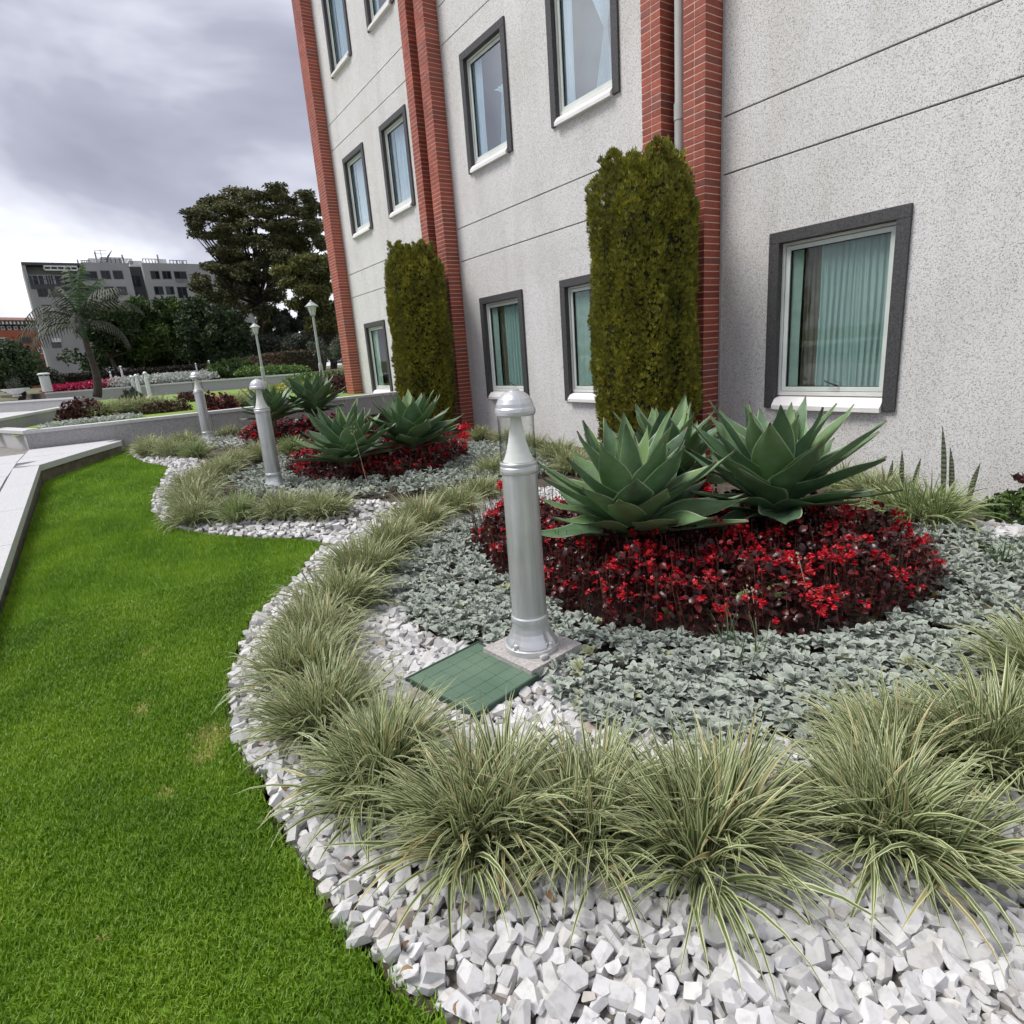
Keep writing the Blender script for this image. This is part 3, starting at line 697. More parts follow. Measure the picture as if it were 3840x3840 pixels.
# ================================================================== lawn grass
def build_grass():
    def pts(n, x0, x1, y0, y1):
        x = rng.uniform(x0, x1, n); y = rng.uniform(y0, y1, n); return x, y
    px, py, ps = [], [], []
    for (y0, y1, dens, sc) in ((.2, 3.0, 26000, 1.0), (3.0, 5.0, 19000, 1.1), (5.0, 8.0, 9500, 1.45), (8.0, 13.9, 5000, 1.9)):
        n = int(dens * 2.35 * (y1 - y0)); x, y = pts(n, -.86, 1.5, y0, y1)
        k = inside(LAWN, x, y) & ((x > -.84) | (rng.random(n) < .2)); x, y = x[k], y[k]
        # thin out what the photograph never shows: behind the left frame edge
        k = (x > -.80 - .02 * y) ; px.append(x[k]); py.append(y[k]); ps.append(np.full(k.sum(), sc))
    # longer fringe along the gravel edge and the kerb
    e = []
    for (ax, ay), (bx, by) in zip(LAWN_EDGE[:-1], LAWN_EDGE[1:]):
        n = int(math.hypot(bx - ax, by - ay) * 420); t = rng.random(n)
        e.append(np.stack([ax + (bx - ax) * t + rng.normal(-.012, .022, n), ay + (by - ay) * t + rng.normal(0, .02, n)], 1))
    n = 2600; e.append(np.stack([rng.uniform(-.85, -.79, n), rng.uniform(1.5, 11, n)], 1)); e = np.concatenate(e)
    px.append(e[:, 0]); py.append(e[:, 1]); ps.append(rng.uniform(1.1, 1.9, len(e)))
    x, y, sc = np.concatenate(px), np.concatenate(py), np.concatenate(ps); n = len(x)
    az = rng.uniform(0, 2 * math.pi, n); lean = rng.uniform(.15, .75, n)
    h = rng.uniform(.022, .040, n) * np.where(sc > 1.05, np.minimum(sc, 1.35), 1); w = .0017 * sc * rng.uniform(.8, 1.4, n)
    patch = np.sin(x * 5.1 + 1.3 * np.sin(y * 2.3)) * np.sin(y * 3.7 + 1.1 * np.sin(x * 4.2)) + .5 * np.sin(x * 13 + y * 9) * np.sin(y * 15 - x * 6)
    r = np.clip(.44 + .22 * patch + rng.normal(0, .17, n), 0, .93)
    for (cx, cy, rad) in ((-.12, 3.26, .06), (.12, 2.80, .09), (.075, 2.66, .08), (-.085, 2.49, .04), (.13, 2.73, .06), (-.05, 3.95, .05), (-.30, 1.9, .02)):
        d = np.hypot((x - cx), (y - cy) * .8); k = (rng.random(n) < np.clip(1.25 - d / rad, 0, .92)); r[k] = rng.uniform(.965, 1, k.sum()); h[k] *= .7
    k = rng.random(n) < .004; r[k] = .97
    dx, dy = np.cos(az), np.sin(az); z = G(x, y) - .004
    tip = np.stack([x + dx * h * np.sin(lean), y + dy * h * np.sin(lean), z + h * np.cos(lean)], 1)
    mid = np.stack([x + dx * h * .38 * np.sin(lean * .5), y + dy * h * .38 * np.sin(lean * .5), z + h * .55], 1)
    side = np.stack([-dy * w, dx * w, np.zeros(n)], 1); base = np.stack([x, y, z], 1)
    V = np.stack([base - side, base + side, mid + side * .8, mid - side * .8, tip], 1).reshape(-1, 3)
    o = np.arange(n) * 5
    nb = y < 5.0; on_, of_ = o[nb], o[~nb]
    F = np.concatenate([np.stack([on_, on_ + 1, on_ + 2], 1), np.stack([on_, on_ + 2, on_ + 3], 1), np.stack([on_ + 3, on_ + 2, on_ + 4], 1), np.stack([of_, of_ + 1, of_ + 4], 1)])
    g = link('grass', np_mesh('grass', V, F, 'grass_blade', rnd=np.repeat(r, 5)))
    tag(g, 'short bright green mown grass of the front lawn with a few dry spots', 'grass', kind='stuff')
build_grass()

# ================================================================== white gravel
def hull(n, seed):
    """an angular chip: a block cut by random planes"""
    import bmesh
    r = random.Random(seed); bm = bmesh.new(); bmesh.ops.create_cube(bm, size=2)
    sx, sy, sz = r.uniform(.9, 1.5), r.uniform(.6, .95), r.uniform(.45, .75)
    for v in bm.verts: v.co = Vector((v.co.x * sx, v.co.y * sy, v.co.z * sz))
    for i in range(n):
        d = Vector((r.gauss(0, 1), r.gauss(0, 1), r.gauss(0, 1))).normalized(); ext = abs(d.x) * sx + abs(d.y) * sy + abs(d.z) * sz
        bmesh.ops.bisect_plane(bm, geom=bm.verts[:] + bm.edges[:] + bm.faces[:], plane_co=d * ext * r.uniform(.42, .74), plane_no=d, clear_outer=True)
        edges = [e for e in bm.edges if e.is_boundary]
        if edges: bmesh.ops.holes_fill(bm, edges=edges)
    bmesh.ops.remove_doubles(bm, verts=bm.verts, dist=.02); bmesh.ops.triangulate(bm, faces=bm.faces); bmesh.ops.recalc_face_normals(bm, faces=bm.faces)
    bm.verts.index_update(); V = np.array([v.co for v in bm.verts]); F = np.array([[v.index for v in f.verts] for f in bm.faces]); bm.free()
    return V, F
def dart(n, gen, rad, cell=.12, tight=.86):
    """dart throwing: keeps points whose discs do not overlap much"""
    grid, out = {}, []
    xs, ys = gen(n); rs = rad(n)
    for x, y, r in zip(xs, ys, rs):
        i, j = int(x // cell), int(y // cell); ok = True
        for a in (-1, 0, 1):
            for b in (-1, 0, 1):
                for (p, q, s) in grid.get((i + a, j + b), ()):
                    if (p - x) ** 2 + (q - y) ** 2 < ((r + s) * tight) ** 2: ok = False; break
                if not ok: break
            if not ok: break
        if ok: grid.setdefault((i, j), []).append((x, y, r)); out.append((x, y, r))
    return np.array(out)
def build_gravel():
    hulls = [hull((4, 5, 6)[s % 3], s) for s in range(36)]
    ringed = LAWN_EDGE
    def gravel_zone(x, y):
        d = dist_line(ringed, x, y)
        k = inside(BED, x, y) & (d > .035)
        near = k & (y < 5.2) & (d < 1.45) & (x < 2.9) & ~((y > 2.7) & inside(SIL1, x, y) & (d > 1.0))
        far = k & (y >= 5.0) & (d < np.where((y < 7) & (x > 1.2), 1.3, .55))
        right = inside([(4.5, .3), (4.75, .9), (5.0, 1.5), (5.5, 1.75), (5.95, 1.2), (6.0, .2)], x, y)
        back = inside([(2.4, 5.2), (2.5, 4.7), (3.2, 4.3), (3.9, 4.4), (4.2, 5.3), (3.4, 5.7)], x, y)
        pl = ~inside(COVER, x, y) & ~((np.abs(x - PLINTH_C[0]) < .2) & (np.abs(y - PLINTH_C[1]) < .2))
        return (near | far | right | back) & pl
    def gen(n):
        m = n * 1; x = np.concatenate([rng.uniform(.15, 3.4, m), rng.uniform(.2, 3.0, m // 2), rng.uniform(4.4, 6.0, m // 3), rng.uniform(2.4, 4.2, m // 4)])
        y = np.concatenate([rng.uniform(-.4, 5.4, m), rng.uniform(5, 13.9, m // 2), rng.uniform(.2, 1.8, m // 3), rng.uniform(4.3, 5.7, m // 4)])
        k = gravel_zone(x, y); x, y = x[k], y[k]; p = rng.permutation(len(x)); return x[p], y[p]
    stones = []
    low = dart(60000, gen, lambda n: np.clip(rng.normal(.026, .006, 400000), .018, .040), tight=.54)
    up = dart(60000, gen, lambda n: np.clip(rng.gamma(9, .0036, 400000), .018, .048), tight=.57)
    low = low[(low[:, 1] < 4.6) & (low[:, 0] < 2.6)]; up = up[(up[:, 1] < 5.4) | (rng.random(len(up)) < .75)]
    lz = G(low[:, 0], low[:, 1]) - .012; uz = G(up[:, 0], up[:, 1]) + .012
    S = np.concatenate([np.c_[low, lz, np.zeros(len(low))], np.c_[up, uz, np.ones(len(up))]])
    q = S[:, :3].copy(); q[:, 2] = S[:, 3]
    rel = q - np.array([0, 0, EYE]); dep = rel @ FWD; uu = (rel @ RIGHT) / dep * FPX; vv = -(rel @ UP) / dep * FPX
    vis = (S[:, 4] > 0) & (dep > .5) & (np.abs(uu) < 1900) & (np.abs(vv) < 1910)
    # stones hidden under the grass row do not count among the individually built ones
    open_ = dist_line(LAWN_EDGE, S[:, 0], S[:, 1]) < .36
    score = np.where(vis & open_, S[:, 2] / dep, 0); order = np.argsort(-score)[:300]
    single = np.zeros(len(S), bool); single[order] = True
    meshes = []
    for i, (V, F) in enumerate(hulls):
        me = np_mesh('stone', V, F, 'stone_white'); meshes.append(me)
    g = struct(link('gravel', grid_sheet('gravel', .1, 6.0, -1.5, 13.95, .05, lambda x, y: G(x, y) - .010, 'gravel_ground', lambda x, y: gravel_zone(x, y))))
    VV, FF, RR = [], [], []; off = 0
    for i in range(len(S)):
        x, y, r, z, _ = S[i]; h = i % len(hulls); rot = Euler((random.uniform(-.6, .6) + (math.pi if random.random() < .5 else 0), random.uniform(-.6, .6), random.uniform(0, 6.28)))
        sc = r * random.uniform(.70, .92)
        if single[i]:
            link('stone', meshes[h], g, loc=(x, y, z + random.uniform(-.004, .008)), rot=rot, scale=sc)
        else:
            V, F = hulls[h]; m = np.array(rot.to_matrix()); W = (V * sc) @ m.T + np.array([x, y, z]); VV.append(W); FF.append(F + off); off += len(V); RR.append(np.full(len(V), rng.random()))
    link('gravel_stones', np_mesh('gravel_stones', np.concatenate(VV), np.concatenate(FF), 'stone_white_mass', rnd=np.concatenate(RR)), g, kind='stuff')
    print('stones', len(S))
build_gravel()

def fallen_leaves():
    n = 70; k = rng.integers(3, 20, n); t = rng.random(n); E_ = np.array(LAWN_EDGE); p0 = E_[k] * (1 - t[:, None]) + E_[k + 1] * t[:, None]
    x = p0[:, 0] + rng.uniform(.03, .5, n); y = p0[:, 1] - rng.uniform(-.1, .2, n); z = G(x, y) + rng.uniform(.035, .055, n)
    D = np.stack([rng.normal(0, 1, n), rng.normal(0, 1, n), rng.normal(0, .3, n)], 1); Xa, Ya, Za = frames(D, rng.normal(0, .4, n)); S = rng.uniform(.018, .042, n)
    V, F, UV = scatter_template(*leaf_template(3, .3, .5, .8), np.stack([x, y, z], 1), Xa, Ya, Za, np.stack([S, S * .6, S], 1))
    tag(link('fallen_leaves', np_mesh('fallen_leaves', V, F, 'dry_leaf', rnd=np.repeat(rng.random(n), len(V) // n), uv=UV, smooth=True)), 'scattered small brown dry leaves on the white gravel', 'leaves', kind='stuff')

# ================================================================== variegated border grass
def clump_mesh(name, blades, seed, mat='liriope_leaf', spread=1.0, length=(.25, .43), width=.0068, seg=7, dead=.05):
    r = np.random.default_rng(seed); n = blades
    az = r.uniform(0, 2 * math.pi, n); u = r.random(n) ** .8
    el = np.radians(87 - 52 * u * spread + r.normal(0, 7, n)); L = r.uniform(length[0], length[1], n) * (1 - .12 * (1 - u))
    nc = 9; ca = r.uniform(0, 6.283, nc); cr_ = np.sqrt(r.random(nc)) * .11; kc = r.integers(0, nc, n)
    rad = .008 + .035 * u * r.random(n) ** .5; p = np.stack([rad * np.cos(az) + cr_[kc] * np.cos(ca[kc]), rad * np.sin(az) + cr_[kc] * np.sin(ca[kc]), np.zeros(n)], 1)
    out = np.arctan2(p[:, 1], p[:, 0]); az = az + .55 * np.sin(out - az) + .0; L_k = r.uniform(.82, 1.15, nc)[kc]
    L = L * L_k; az2 = az + r.normal(0, .4, n); droop = r.uniform(.6, 2.2, n) * (.5 + .6 * u); W = width * r.uniform(.75, 1.35, n); tw = r.normal(0, .5, n)
    rv = np.clip(r.normal(.45, .2, n), 0, .9); k = r.random(n) < dead; rv[k] = r.uniform(.92, 1, k.sum())
    Vs = []
    cur = p.copy(); e = el.copy(); side_turn = r.normal(0, .25, n)
    for s in range(seg + 1):
        t = s / seg
        d = np.stack([np.cos(e) * np.cos(az2), np.cos(e) * np.sin(az2), np.sin(e)], 1)
        side = np.stack([-np.sin(az2), np.cos(az2), np.zeros(n)], 1); nor = np.cross(d, side)
        sd = side * np.cos(tw)[:, None] + nor * np.sin(tw)[:, None]
        w = W * (.55 + .45 * min(1, t * 4)) * (1 - max(0, t - .45) / .55) ** .8 if t < 1 else W * .03
        w = np.asarray(w)[:, None] if np.ndim(w) else w
        Vs.append(np.stack([cur - sd * w, cur - np.cross(d, sd) * w * .35, cur + sd * w], 1))
        cur = cur + d * (L / seg)[:, None]; e = e - droop * (t + .12) / seg * 1.7; az2 = az2 + side_turn / seg
        cur[:, 2] = np.maximum(cur[:, 2], .012 + .01 * r.random(n))
    V = np.stack(Vs, 1)                       # n, seg+1, 3, 3
    V = V.reshape(-1, 3); st = (seg + 1) * 3; o = (np.arange(n) * st)[:, None]; F = []
    for s in range(seg):
        for c in range(2):
            a = s * 3 + c; F.append(o + np.array([a, a + 1, a + 4, a + 3]))
    F = np.stack(F, 1).reshape(-1, 4)
    uv = np.tile(np.array([[c / 2, s / seg] for s in range(seg + 1) for c in range(3)]), (n, 1))
    return np_mesh(name, V, F, mat, rnd=np.repeat(rv, st), uv=uv, smooth=True)
CL = [clump_mesh('grass_clump', 600, 100 + i, spread=s, dead=d) for i, (s, d) in enumerate(((1.05, .05), (1.15, .08), (1.0, .04), (1.1, .12), (.95, .05)))]
CLG = [clump_mesh('grass_clump', 480, 140 + i, mat='liriope_leaf_green', dead=.02, spread=1.05) for i in range(2)]
GRP = 'variegated border grass clumps edging the beds'
clumps = [  # x, y, scale, mesh, label
    (1.76, .66, 1.08, CL[0], 'large border grass clump at the lower right, right of the fullest clump'),
    (1.335, 1.0, 1.12, CL[1], 'fullest cream-striped border grass clump, bottom middle-right, drooping onto the white gravel'),
    (1.06, 1.30, .98, CL[2], 'front row border grass clump below the bollard plinth, right of the browned clump'),
    (.80, 1.54, 1.10, CL[3], 'border grass clump with browned strands, in front of the green inspection cover'),
    (.60, 1.98, 1.10, CL[0], 'border grass clump at the rounded bed corner, below left of the green cover'),
    (.56, 2.50, 1.0, CL[4], 'border grass clump left of the green inspection cover on the curving gravel edge'),
    (.60, 2.96, .98, CL[2], 'second border grass clump beyond the green cover along the lawn side'),
    (.78, 3.36, 1.0, CL[1], 'third border grass clump beyond the green cover along the lawn side'),
    (1.05, 3.74, 1.02, CL[0], 'fourth border grass clump beyond the green cover along the lawn side'),
    (1.38, 4.14, 1.04, CL[4], 'border grass clump in the diagonal row opposite the small white plant marker'),
    (1.76, 4.52, 1.06, CL[2], 'border grass clump in the diagonal row just beyond the small white plant marker'),
    (2.25, 4.95, 1.04, CL[3], 'border grass clump where the near bed meets the point of the lawn'),
    (2.75, 5.25, .98, CL[1], 'border grass clump behind the row end, left of the near bollard shaft'),
    (3.22, 5.52, .9, CL[0], 'small border grass clump with a red flower head beside it, left of the near bollard'),
    (2.42, .62, 1.10, CL[4], 'border grass clump at the right frame edge behind the lower right clump'),
    (2.10, .80, .9, CL[3], 'smaller border grass clump tucked behind the two lower right clumps'),
    (3.12, .62, 1.12, CL[2], 'border grass clump farthest right, beside the silver ground cover'),
    (.60, 6.90, 1.0, CL[1], 'leftmost border grass clump at the front of the second bollard bed'),
    (.97, 6.62, .98, CLG[0], 'greener border grass clump, second from left at the front of the second bollard bed'),
    (1.36, 6.34, .98, CL[2], 'border grass clump directly in front of the second bollard'),
    (1.70, 6.06, 1.0, CL[0], 'rightmost border grass clump at the front of the second bollard bed'),
    (.66, 7.55, 1.02, CL[4], 'border grass clump on the lawn side of the second bollard bed, behind the leftmost one'),
    (.82, 8.30, 1.05, CL[3], 'border grass clump left of the second bollard shaft'),
    (1.15, 9.05, 1.05, CL[1], 'border grass clump behind and left of the second bollard'),
    (1.50, 9.75, 1.0, CL[0], 'border grass clump between the second and third bollards, lawn side'),
    (1.95, 10.1, 1.0, CL[2], 'border grass clump between the second and third bollards, in the middle'),
    (2.50, 10.25, .95, CLG[1], 'border grass clump between the second bollard and the agaves behind it'),
    (.62, 12.25, 1.05, CL[2], 'leftmost far border grass clump beside the stone kerb end'),
    (.92, 11.75, 1.0, CL[4], 'border grass clump at the front of the third bollard bed'),
    (1.22, 11.35, .95, CLG[0], 'border grass clump in front of the third bollard'),
    (.70, 13.0, 1.05, CL[0], 'border grass clump behind the leftmost far one, against the low granite wall'),
    (1.25, 12.9, 1.0, CL[3], 'border grass clump left of the third bollard foot'),
    (2.05, 13.3, .95, CL[1], 'border grass clump right of the third bollard, before the low granite wall'),
    (4.9, 13.1, .9, CL[0], 'border grass clump at the foot of the farthest brick pilaster'),
    (5.75, 9.6, .85, CL[2], 'border grass clump at the foot of the middle brick pilaster'),
    (5.65, 8.6, .9, CL[4], 'border grass clump under the ground floor window left of the near bollard top'),
    (5.45, 7.6, .95, CL[3], 'border grass clump at the wall just right of the near bollard glass'),
    (5.15, 6.6, 1.1, CL[0], 'border grass clump at the wall left of the large clipped conifer foot'),
    (4.85, 5.9, 1.0, CL[1], 'border grass clump left of the near agave, before the large clipped conifer'),
    (5.25, 2.02, 1.25, CLG[1], 'loose border grass clump at the right wall below the snake plant'),
    (5.65, 2.55, 1.05, CL[2], 'border grass clump at the wall between the right agave and the snake plant'),
    (5.85, 2.95, .95, CLG[0], 'small border grass clump at the wall just right of the right agave'),
    (3.95, 6.45, .85, CL[1], 'border grass clump behind the near bollard among grey ground cover'),
]
for i, (x, y, s, me, lab) in enumerate(clumps):
    o = link('grass_clump', me, loc=(x, y, float(G(x, y)) - .01), rot=(0, 0, i * 1.31), scale=(s, s, s * 1.05))
    tag(o, lab, 'grass clump', GRP, 'thing')

# ================================================================== silver ground cover and begonias
def leaf_template(nl=4, fold=.22, curl=.25, shape=1.0):
    V, F, uv = [], [], []
    for s in range(nl + 1):
        t = s / nl; w = (math.sin(math.pi * min(.97, .10 + t * .87) ** .95) ** shape) * .5
        z = curl * math.sin(t * 2.4) * .5 - curl * .35 * t * t
        for c in (-1, 0, 1): V.append((t, c * w * .80, z + abs(c) * w * fold)); uv.append(((c + 1) / 2, t))
    for s in range(nl):
        for c in (0, 1): a = s * 3 + c; F.append((a, a + 3, a + 4, a + 1))
    return np.array(V), np.array(F), np.array(uv)
def poly_points(poly, dens, minus=(), extra=None):
    xs = [p[0] for p in poly]; ys = [p[1] for p in poly]; n = int(dens * (max(xs) - min(xs)) * (max(ys) - min(ys)))
    x = rng.uniform(min(xs), max(xs), n); y = rng.uniform(min(ys), max(ys), n); k = inside(poly, x, y)
    for m in minus: k &= ~inside(m, x, y)
    if extra is not None: k &= extra(x, y)
    return x[k], y[k]
def rosettes(name, x, y, size, mat, label, base=None, per=(7, 10), nl=2):
    T = leaf_template(nl, .22, .28, .72); P, D, S, Rn, sp = [], [], [], [], []
    z0 = G(x, y) if base is None else base(x, y)
    for i in range(len(x)):
        n = random.randint(*per); s = size * random.uniform(.7, 1.25); a0 = random.uniform(0, 6.28); hz = random.uniform(.01, .055) * size / .06; tilt = (random.gauss(0, .18), random.gauss(0, .18)); cr = min(.97, max(0, random.gauss(.45, .22)))
        if random.random() < .012: cr = 1.0
        for k in range(n):
            inner = k < 3; a = a0 + k * 2.4 + random.gauss(0, .2); e = random.uniform(.85, 1.25) if inner else random.uniform(.12, .7)
            d = (math.cos(a) * math.cos(e) + tilt[0], math.sin(a) * math.cos(e) + tilt[1], math.sin(e))
            P.append((x[i], y[i], z0[i] + hz * (1.2 if inner else random.uniform(.5, 1.1)))); D.append(d); S.append(s * (.62 if inner else random.uniform(.8, 1.15))); Rn.append(min(1, max(0, cr + random.gauss(0, .08)))); sp.append(random.gauss(0, .25))
    P, D, S = np.array(P), np.array(D), np.array(S); Xa, Ya, Za = frames(D, np.array(sp))
    V, F, UV = scatter_template(*T, P, Xa, Ya, Za, np.stack([S, S * .66, S], 1))
    o = link(name, np_mesh(name, V, F, mat, rnd=np.repeat(np.array(Rn), len(T[0])), uv=UV, smooth=True))
    return tag(o, label, 'ground cover', kind='stuff')
pl_free = lambda x, y: ~((np.abs(x - PLINTH_C[0]) < .19) & (np.abs(y - PLINTH_C[1]) < .19))
x, y = poly_points(SIL1, 520, (BEG1, COVER), lambda x, y: pl_free(x, y) & (np.hypot(x, y) < 3.9))
edge_fade = lambda x, y: rng.random(len(x)) < np.clip(dist_line(SIL1 + SIL1[:1], x, y) / .12, .25, 1)
k = edge_fade(x, y); rosettes('silver_ground_cover', x[k], y[k], .062, 'silver_leaf', 'silvery felt-leaved ground cover around the red flowers of the near bed', nl=4)
x, y = poly_points(SIL1, 330, (BEG1,), lambda x, y: np.hypot(x, y) >= 3.9)
rosettes('silver_ground_cover', x, y, .072, 'silver_leaf', 'silvery felt-leaved ground cover at the back and right of the near bed', per=(6, 8))
x, y = poly_points(SIL2, 230, (BEG2,))
rosettes('silver_ground_cover', x, y, .085, 'silver_leaf', 'grey ground cover around the second bollard and its red flowers', per=(5, 7))
x, y = poly_points(SIL3, 150)
rosettes('silver_ground_cover', x, y, .09, 'silver_leaf_pale', 'pale grey ground cover at the foot of the third bollard', per=(5, 7))

FARLEAF = (np.array([(0, 0, 0), (.5, -.36, .10), (1.0, 0, -.05), (.5, .36, .10)]), np.array([(0, 1, 2, 3)]), np.array([(.5, 0), (0, .5), (.5, 1), (1, .5)]))
def begonias(name, poly, dens, hgt, leaf, label, flower_d, fsize, minus=(), hole=(), nl=2):
    T = leaf_template(nl, .25, .3, .7)
    x, y = poly_points(poly, dens); n = len(x)
    ed = np.clip(dist_line(poly + poly[:1], x, y) / .28, 0, 1) ** .6
    lump = .5 + .5 * np.sin(x * 9.3 + 2 * np.sin(y * 5.1)) * np.sin(y * 8.1 + 1.7 * np.sin(x * 4.3))
    top = hgt * (.42 + .58 * ed) * (.48 + .52 * lump)
    for hx, hy, hr in hole: top *= np.clip(.35 + np.hypot(x - hx, y - hy) / hr * .65, .35, 1)
    z = G(x, y) + top * np.where(rng.random(n) < .38 + .36 * ed, rng.uniform(.72, 1.0, n), rng.uniform(.03, .80, n))
    az = rng.uniform(0, 6.283, n); e = rng.normal(.15, .5, n)
    D = np.stack([np.cos(az) * np.cos(e), np.sin(az) * np.cos(e), np.sin(e)], 1); Xa, Ya, Za = frames(D, rng.normal(0, .5, n))
    S = leaf * rng.uniform(.6, 1.35, n); S3 = np.stack([S, S * .95, S], 1)
    V, F, UV = scatter_template(*T, np.stack([x, y, z], 1), Xa, Ya, Za, S3); rn = np.repeat(np.clip(rng.normal(.42, .24, n), 0, .97), len(T[0]))
    MI = np.zeros(len(F), int); off = len(V)
    # flowers: loose heads of a few rounded petals
    fx, fy = poly_points(poly, flower_d); nf = len(fx)
    clus = np.sin(fx * 6.1 + 2.2 * np.sin(fy * 3.3)) * np.sin(fy * 6.7 + 1.5 * np.sin(fx * 5.2)) + .5 * np.sin(fx * 17) * np.sin(fy * 19)
    k = rng.random(nf) < np.clip(.42 + .5 * clus, .05, 1); fx, fy = fx[k], fy[k]; nf = len(fx)
    ed = np.clip(dist_line(poly + poly[:1], fx, fy) / .28, 0, 1) ** .6; lump = .5 + .5 * np.sin(fx * 9.3 + 2 * np.sin(fy * 5.1)) * np.sin(fy * 8.1 + 1.7 * np.sin(fx * 4.3))
    fz = hgt * (.42 + .58 * ed) * (.48 + .52 * lump)
    for hx, hy, hr in hole: fz *= np.clip(.35 + np.hypot(fx - hx, fy - hy) / hr * .65, .35, 1)
    fz = G(fx, fy) + fz + rng.uniform(-.03, .035, nf)
    PT = leaf_template(2, -.1, .5, .6) if nl == 3 else FARLEAF
    pp, dd, ss, rr = [], [], [], []
    for i in range(nf):
        hs = fsize * random.uniform(.7, 1.25)
        for h in range(random.randint(1, 4)):
            c = np.array([fx[i] + random.gauss(0, fsize * .75), fy[i] + random.gauss(0, fsize * .75), fz[i] + random.gauss(0, fsize * .5)]); a0 = random.uniform(0, 6.28); r0 = min(1, max(0, random.gauss(.5, .25)))
            ax = Vector((random.gauss(-.35, .6), random.gauss(-.35, .6), random.uniform(.3, 1.0))).normalized(); e1 = ax.orthogonal().normalized(); e2 = ax.cross(e1)
            for q in range(6):
                a = a0 + q * 1.047; d_ = ax * random.uniform(.45, 1.1) + (e1 * math.cos(a) + e2 * math.sin(a)) * (1 if q % 2 else .55)
                pp.append(c); dd.append(tuple(d_)); ss.append(hs * random.uniform(.7, 1.1)); rr.append(min(1, max(0, r0 + random.gauss(0, .14))))
    pp, dd, ss = np.array(pp), np.array(dd), np.array(ss); Xa, Ya, Za = frames(dd)
    V2, F2, UV2 = scatter_template(*PT, pp, Xa, Ya, Za, np.stack([ss, ss * 1.1, ss], 1))
    V = np.concatenate([V, V2]); F = np.concatenate([F, F2 + off]); rn = np.concatenate([rn, np.repeat(np.array(rr), len(PT[0]))]); MI = np.concatenate([MI, np.ones(len(F2), int)])
    # stems as thin three-sided slivers
    sx, sy = poly_points(poly, dens * .12); ns = len(sx); h = hgt * rng.uniform(.5, .95, ns)
    b0 = np.stack([sx, sy, G(sx, sy)], 1); t0 = b0 + np.stack([rng.normal(0, .06, ns), rng.normal(0, .06, ns), h], 1); w = .0028
    o4 = len(V); Vs = np.stack([b0 + [w, 0, 0], b0 - [w, 0, 0], t0 - [w * .7, 0, 0], t0 + [w * .7, 0, 0]], 1).reshape(-1, 3); q = np.arange(ns) * 4 + o4
    F = np.concatenate([F, np.stack([q, q + 1, q + 2, q + 3], 1)]); V = np.concatenate([V, Vs]); rn = np.concatenate([rn, np.zeros(len(Vs))]); MI = np.concatenate([MI, np.full(ns, 2)])
    o = link(name, np_mesh(name, V, F, ['begonia_leaf', 'begonia_flower', 'stem_red'], rnd=rn, mi=MI, smooth=True))
    return tag(o, label, 'flowers', kind='stuff')
begonias('red_begonias', BEG1, 2500, .47, .044, 'mass of red flowering begonias with dark bronze leaves round the two near agaves', 420, .024, hole=((2.65, 2.25, .26), (2.45, 3.0, .2), (3.25, 1.9, .2), (3.3, 2.6, .3)), nl=3)
begonias('red_begonias', BEG2, 1100, .36, .052, 'red begonias below the middle pair of agaves, right of the second bollard', 260, .031)
begonias('red_begonias', BEG3, 800, .36, .06, 'deep red begonias round the far pair of agaves behind the bollards', 130, .032)

fallen_leaves()

# ================================================================== agaves
def agave_leaf(L, W, bend, e0, seg=11, thick=.012, gut=.30):
    """one thick channelled leaf in its own frame: grows along +x, rising at e0 and curving by bend"""
    V, UV, F = [], [], []; e = e0; x = z = 0.0; nc = 7
    rows = []
    for s in range(seg + 1):
        t = s / seg
        w = W * .5 * (.62 + .38 * math.sin(math.pi * min(1, (t / .9)) ** 1.1) if t < .45 else 1) * (1 if t < .45 else max(.012, math.cos((t - .45) / .55 * math.pi / 2) ** 1.15))
        if t < .45: w = W * .5 * (.60 + .40 * math.sin(t / .45 * math.pi / 2))
        rows.append((x, z, e, w, t)); e += bend(t) / seg; x += math.cos(e) * L / seg; z += math.sin(e) * L / seg
    for side in (1, -1):
        for (x, z, e, w, t) in rows:
            for c in range(nc):
                q = c / (nc - 1) * 2 - 1; up = gut * w * (abs(q) ** 1.8) * (1.25 - .9 * t) - (thick * (1 - q * q) * (1 - t * .8) if side < 0 else 0)
                wob = .010 * math.sin(t * 11 + q * 2.5 + W * 90) * q * q
                V.append((x - math.sin(e) * (up + wob), q * w, z + math.cos(e) * (up + wob))); UV.append((.5 + q / 2, t))
    n = (seg + 1) * nc
    for s in range(seg):
        for c in range(nc - 1):
            a = s * nc + c; F.append((a, a + nc, a + nc + 1, a + 1)); F.append((n + a, n + a + 1, n + a + nc + 1, n + a + nc))
    return np_mesh('leaf', np.array(V), np.array(F), 'agave_leaf', uv=np.array(UV), smooth=True)
STAGES = 9
AGL = []
for v in range(3):
    row = []
    for s in range(STAGES):
        f = s / (STAGES - 1)                      # 0 young upright, 1 old and spreading
        e0 = R_(87 - 60 * f ** 1.05); L = .44 + .20 * math.sin(math.pi * (.15 + f * .6)); W = (.086 + .124 * min(1, f * 2.0)) * (1 + .08 * v)
        k = (v - 1) * .12
        row.append(agave_leaf(L, W, (lambda t, f=f, k=k: (-.75 * f - .1 + k) * (1 - t * 1.3) + (.55 + .25 * k) * t * t * (1 if f > .25 else -.1)), e0, gut=.62 - .28 * f))
    AGL.append(row)
AGG = 'blue-green agaves in the flower beds'
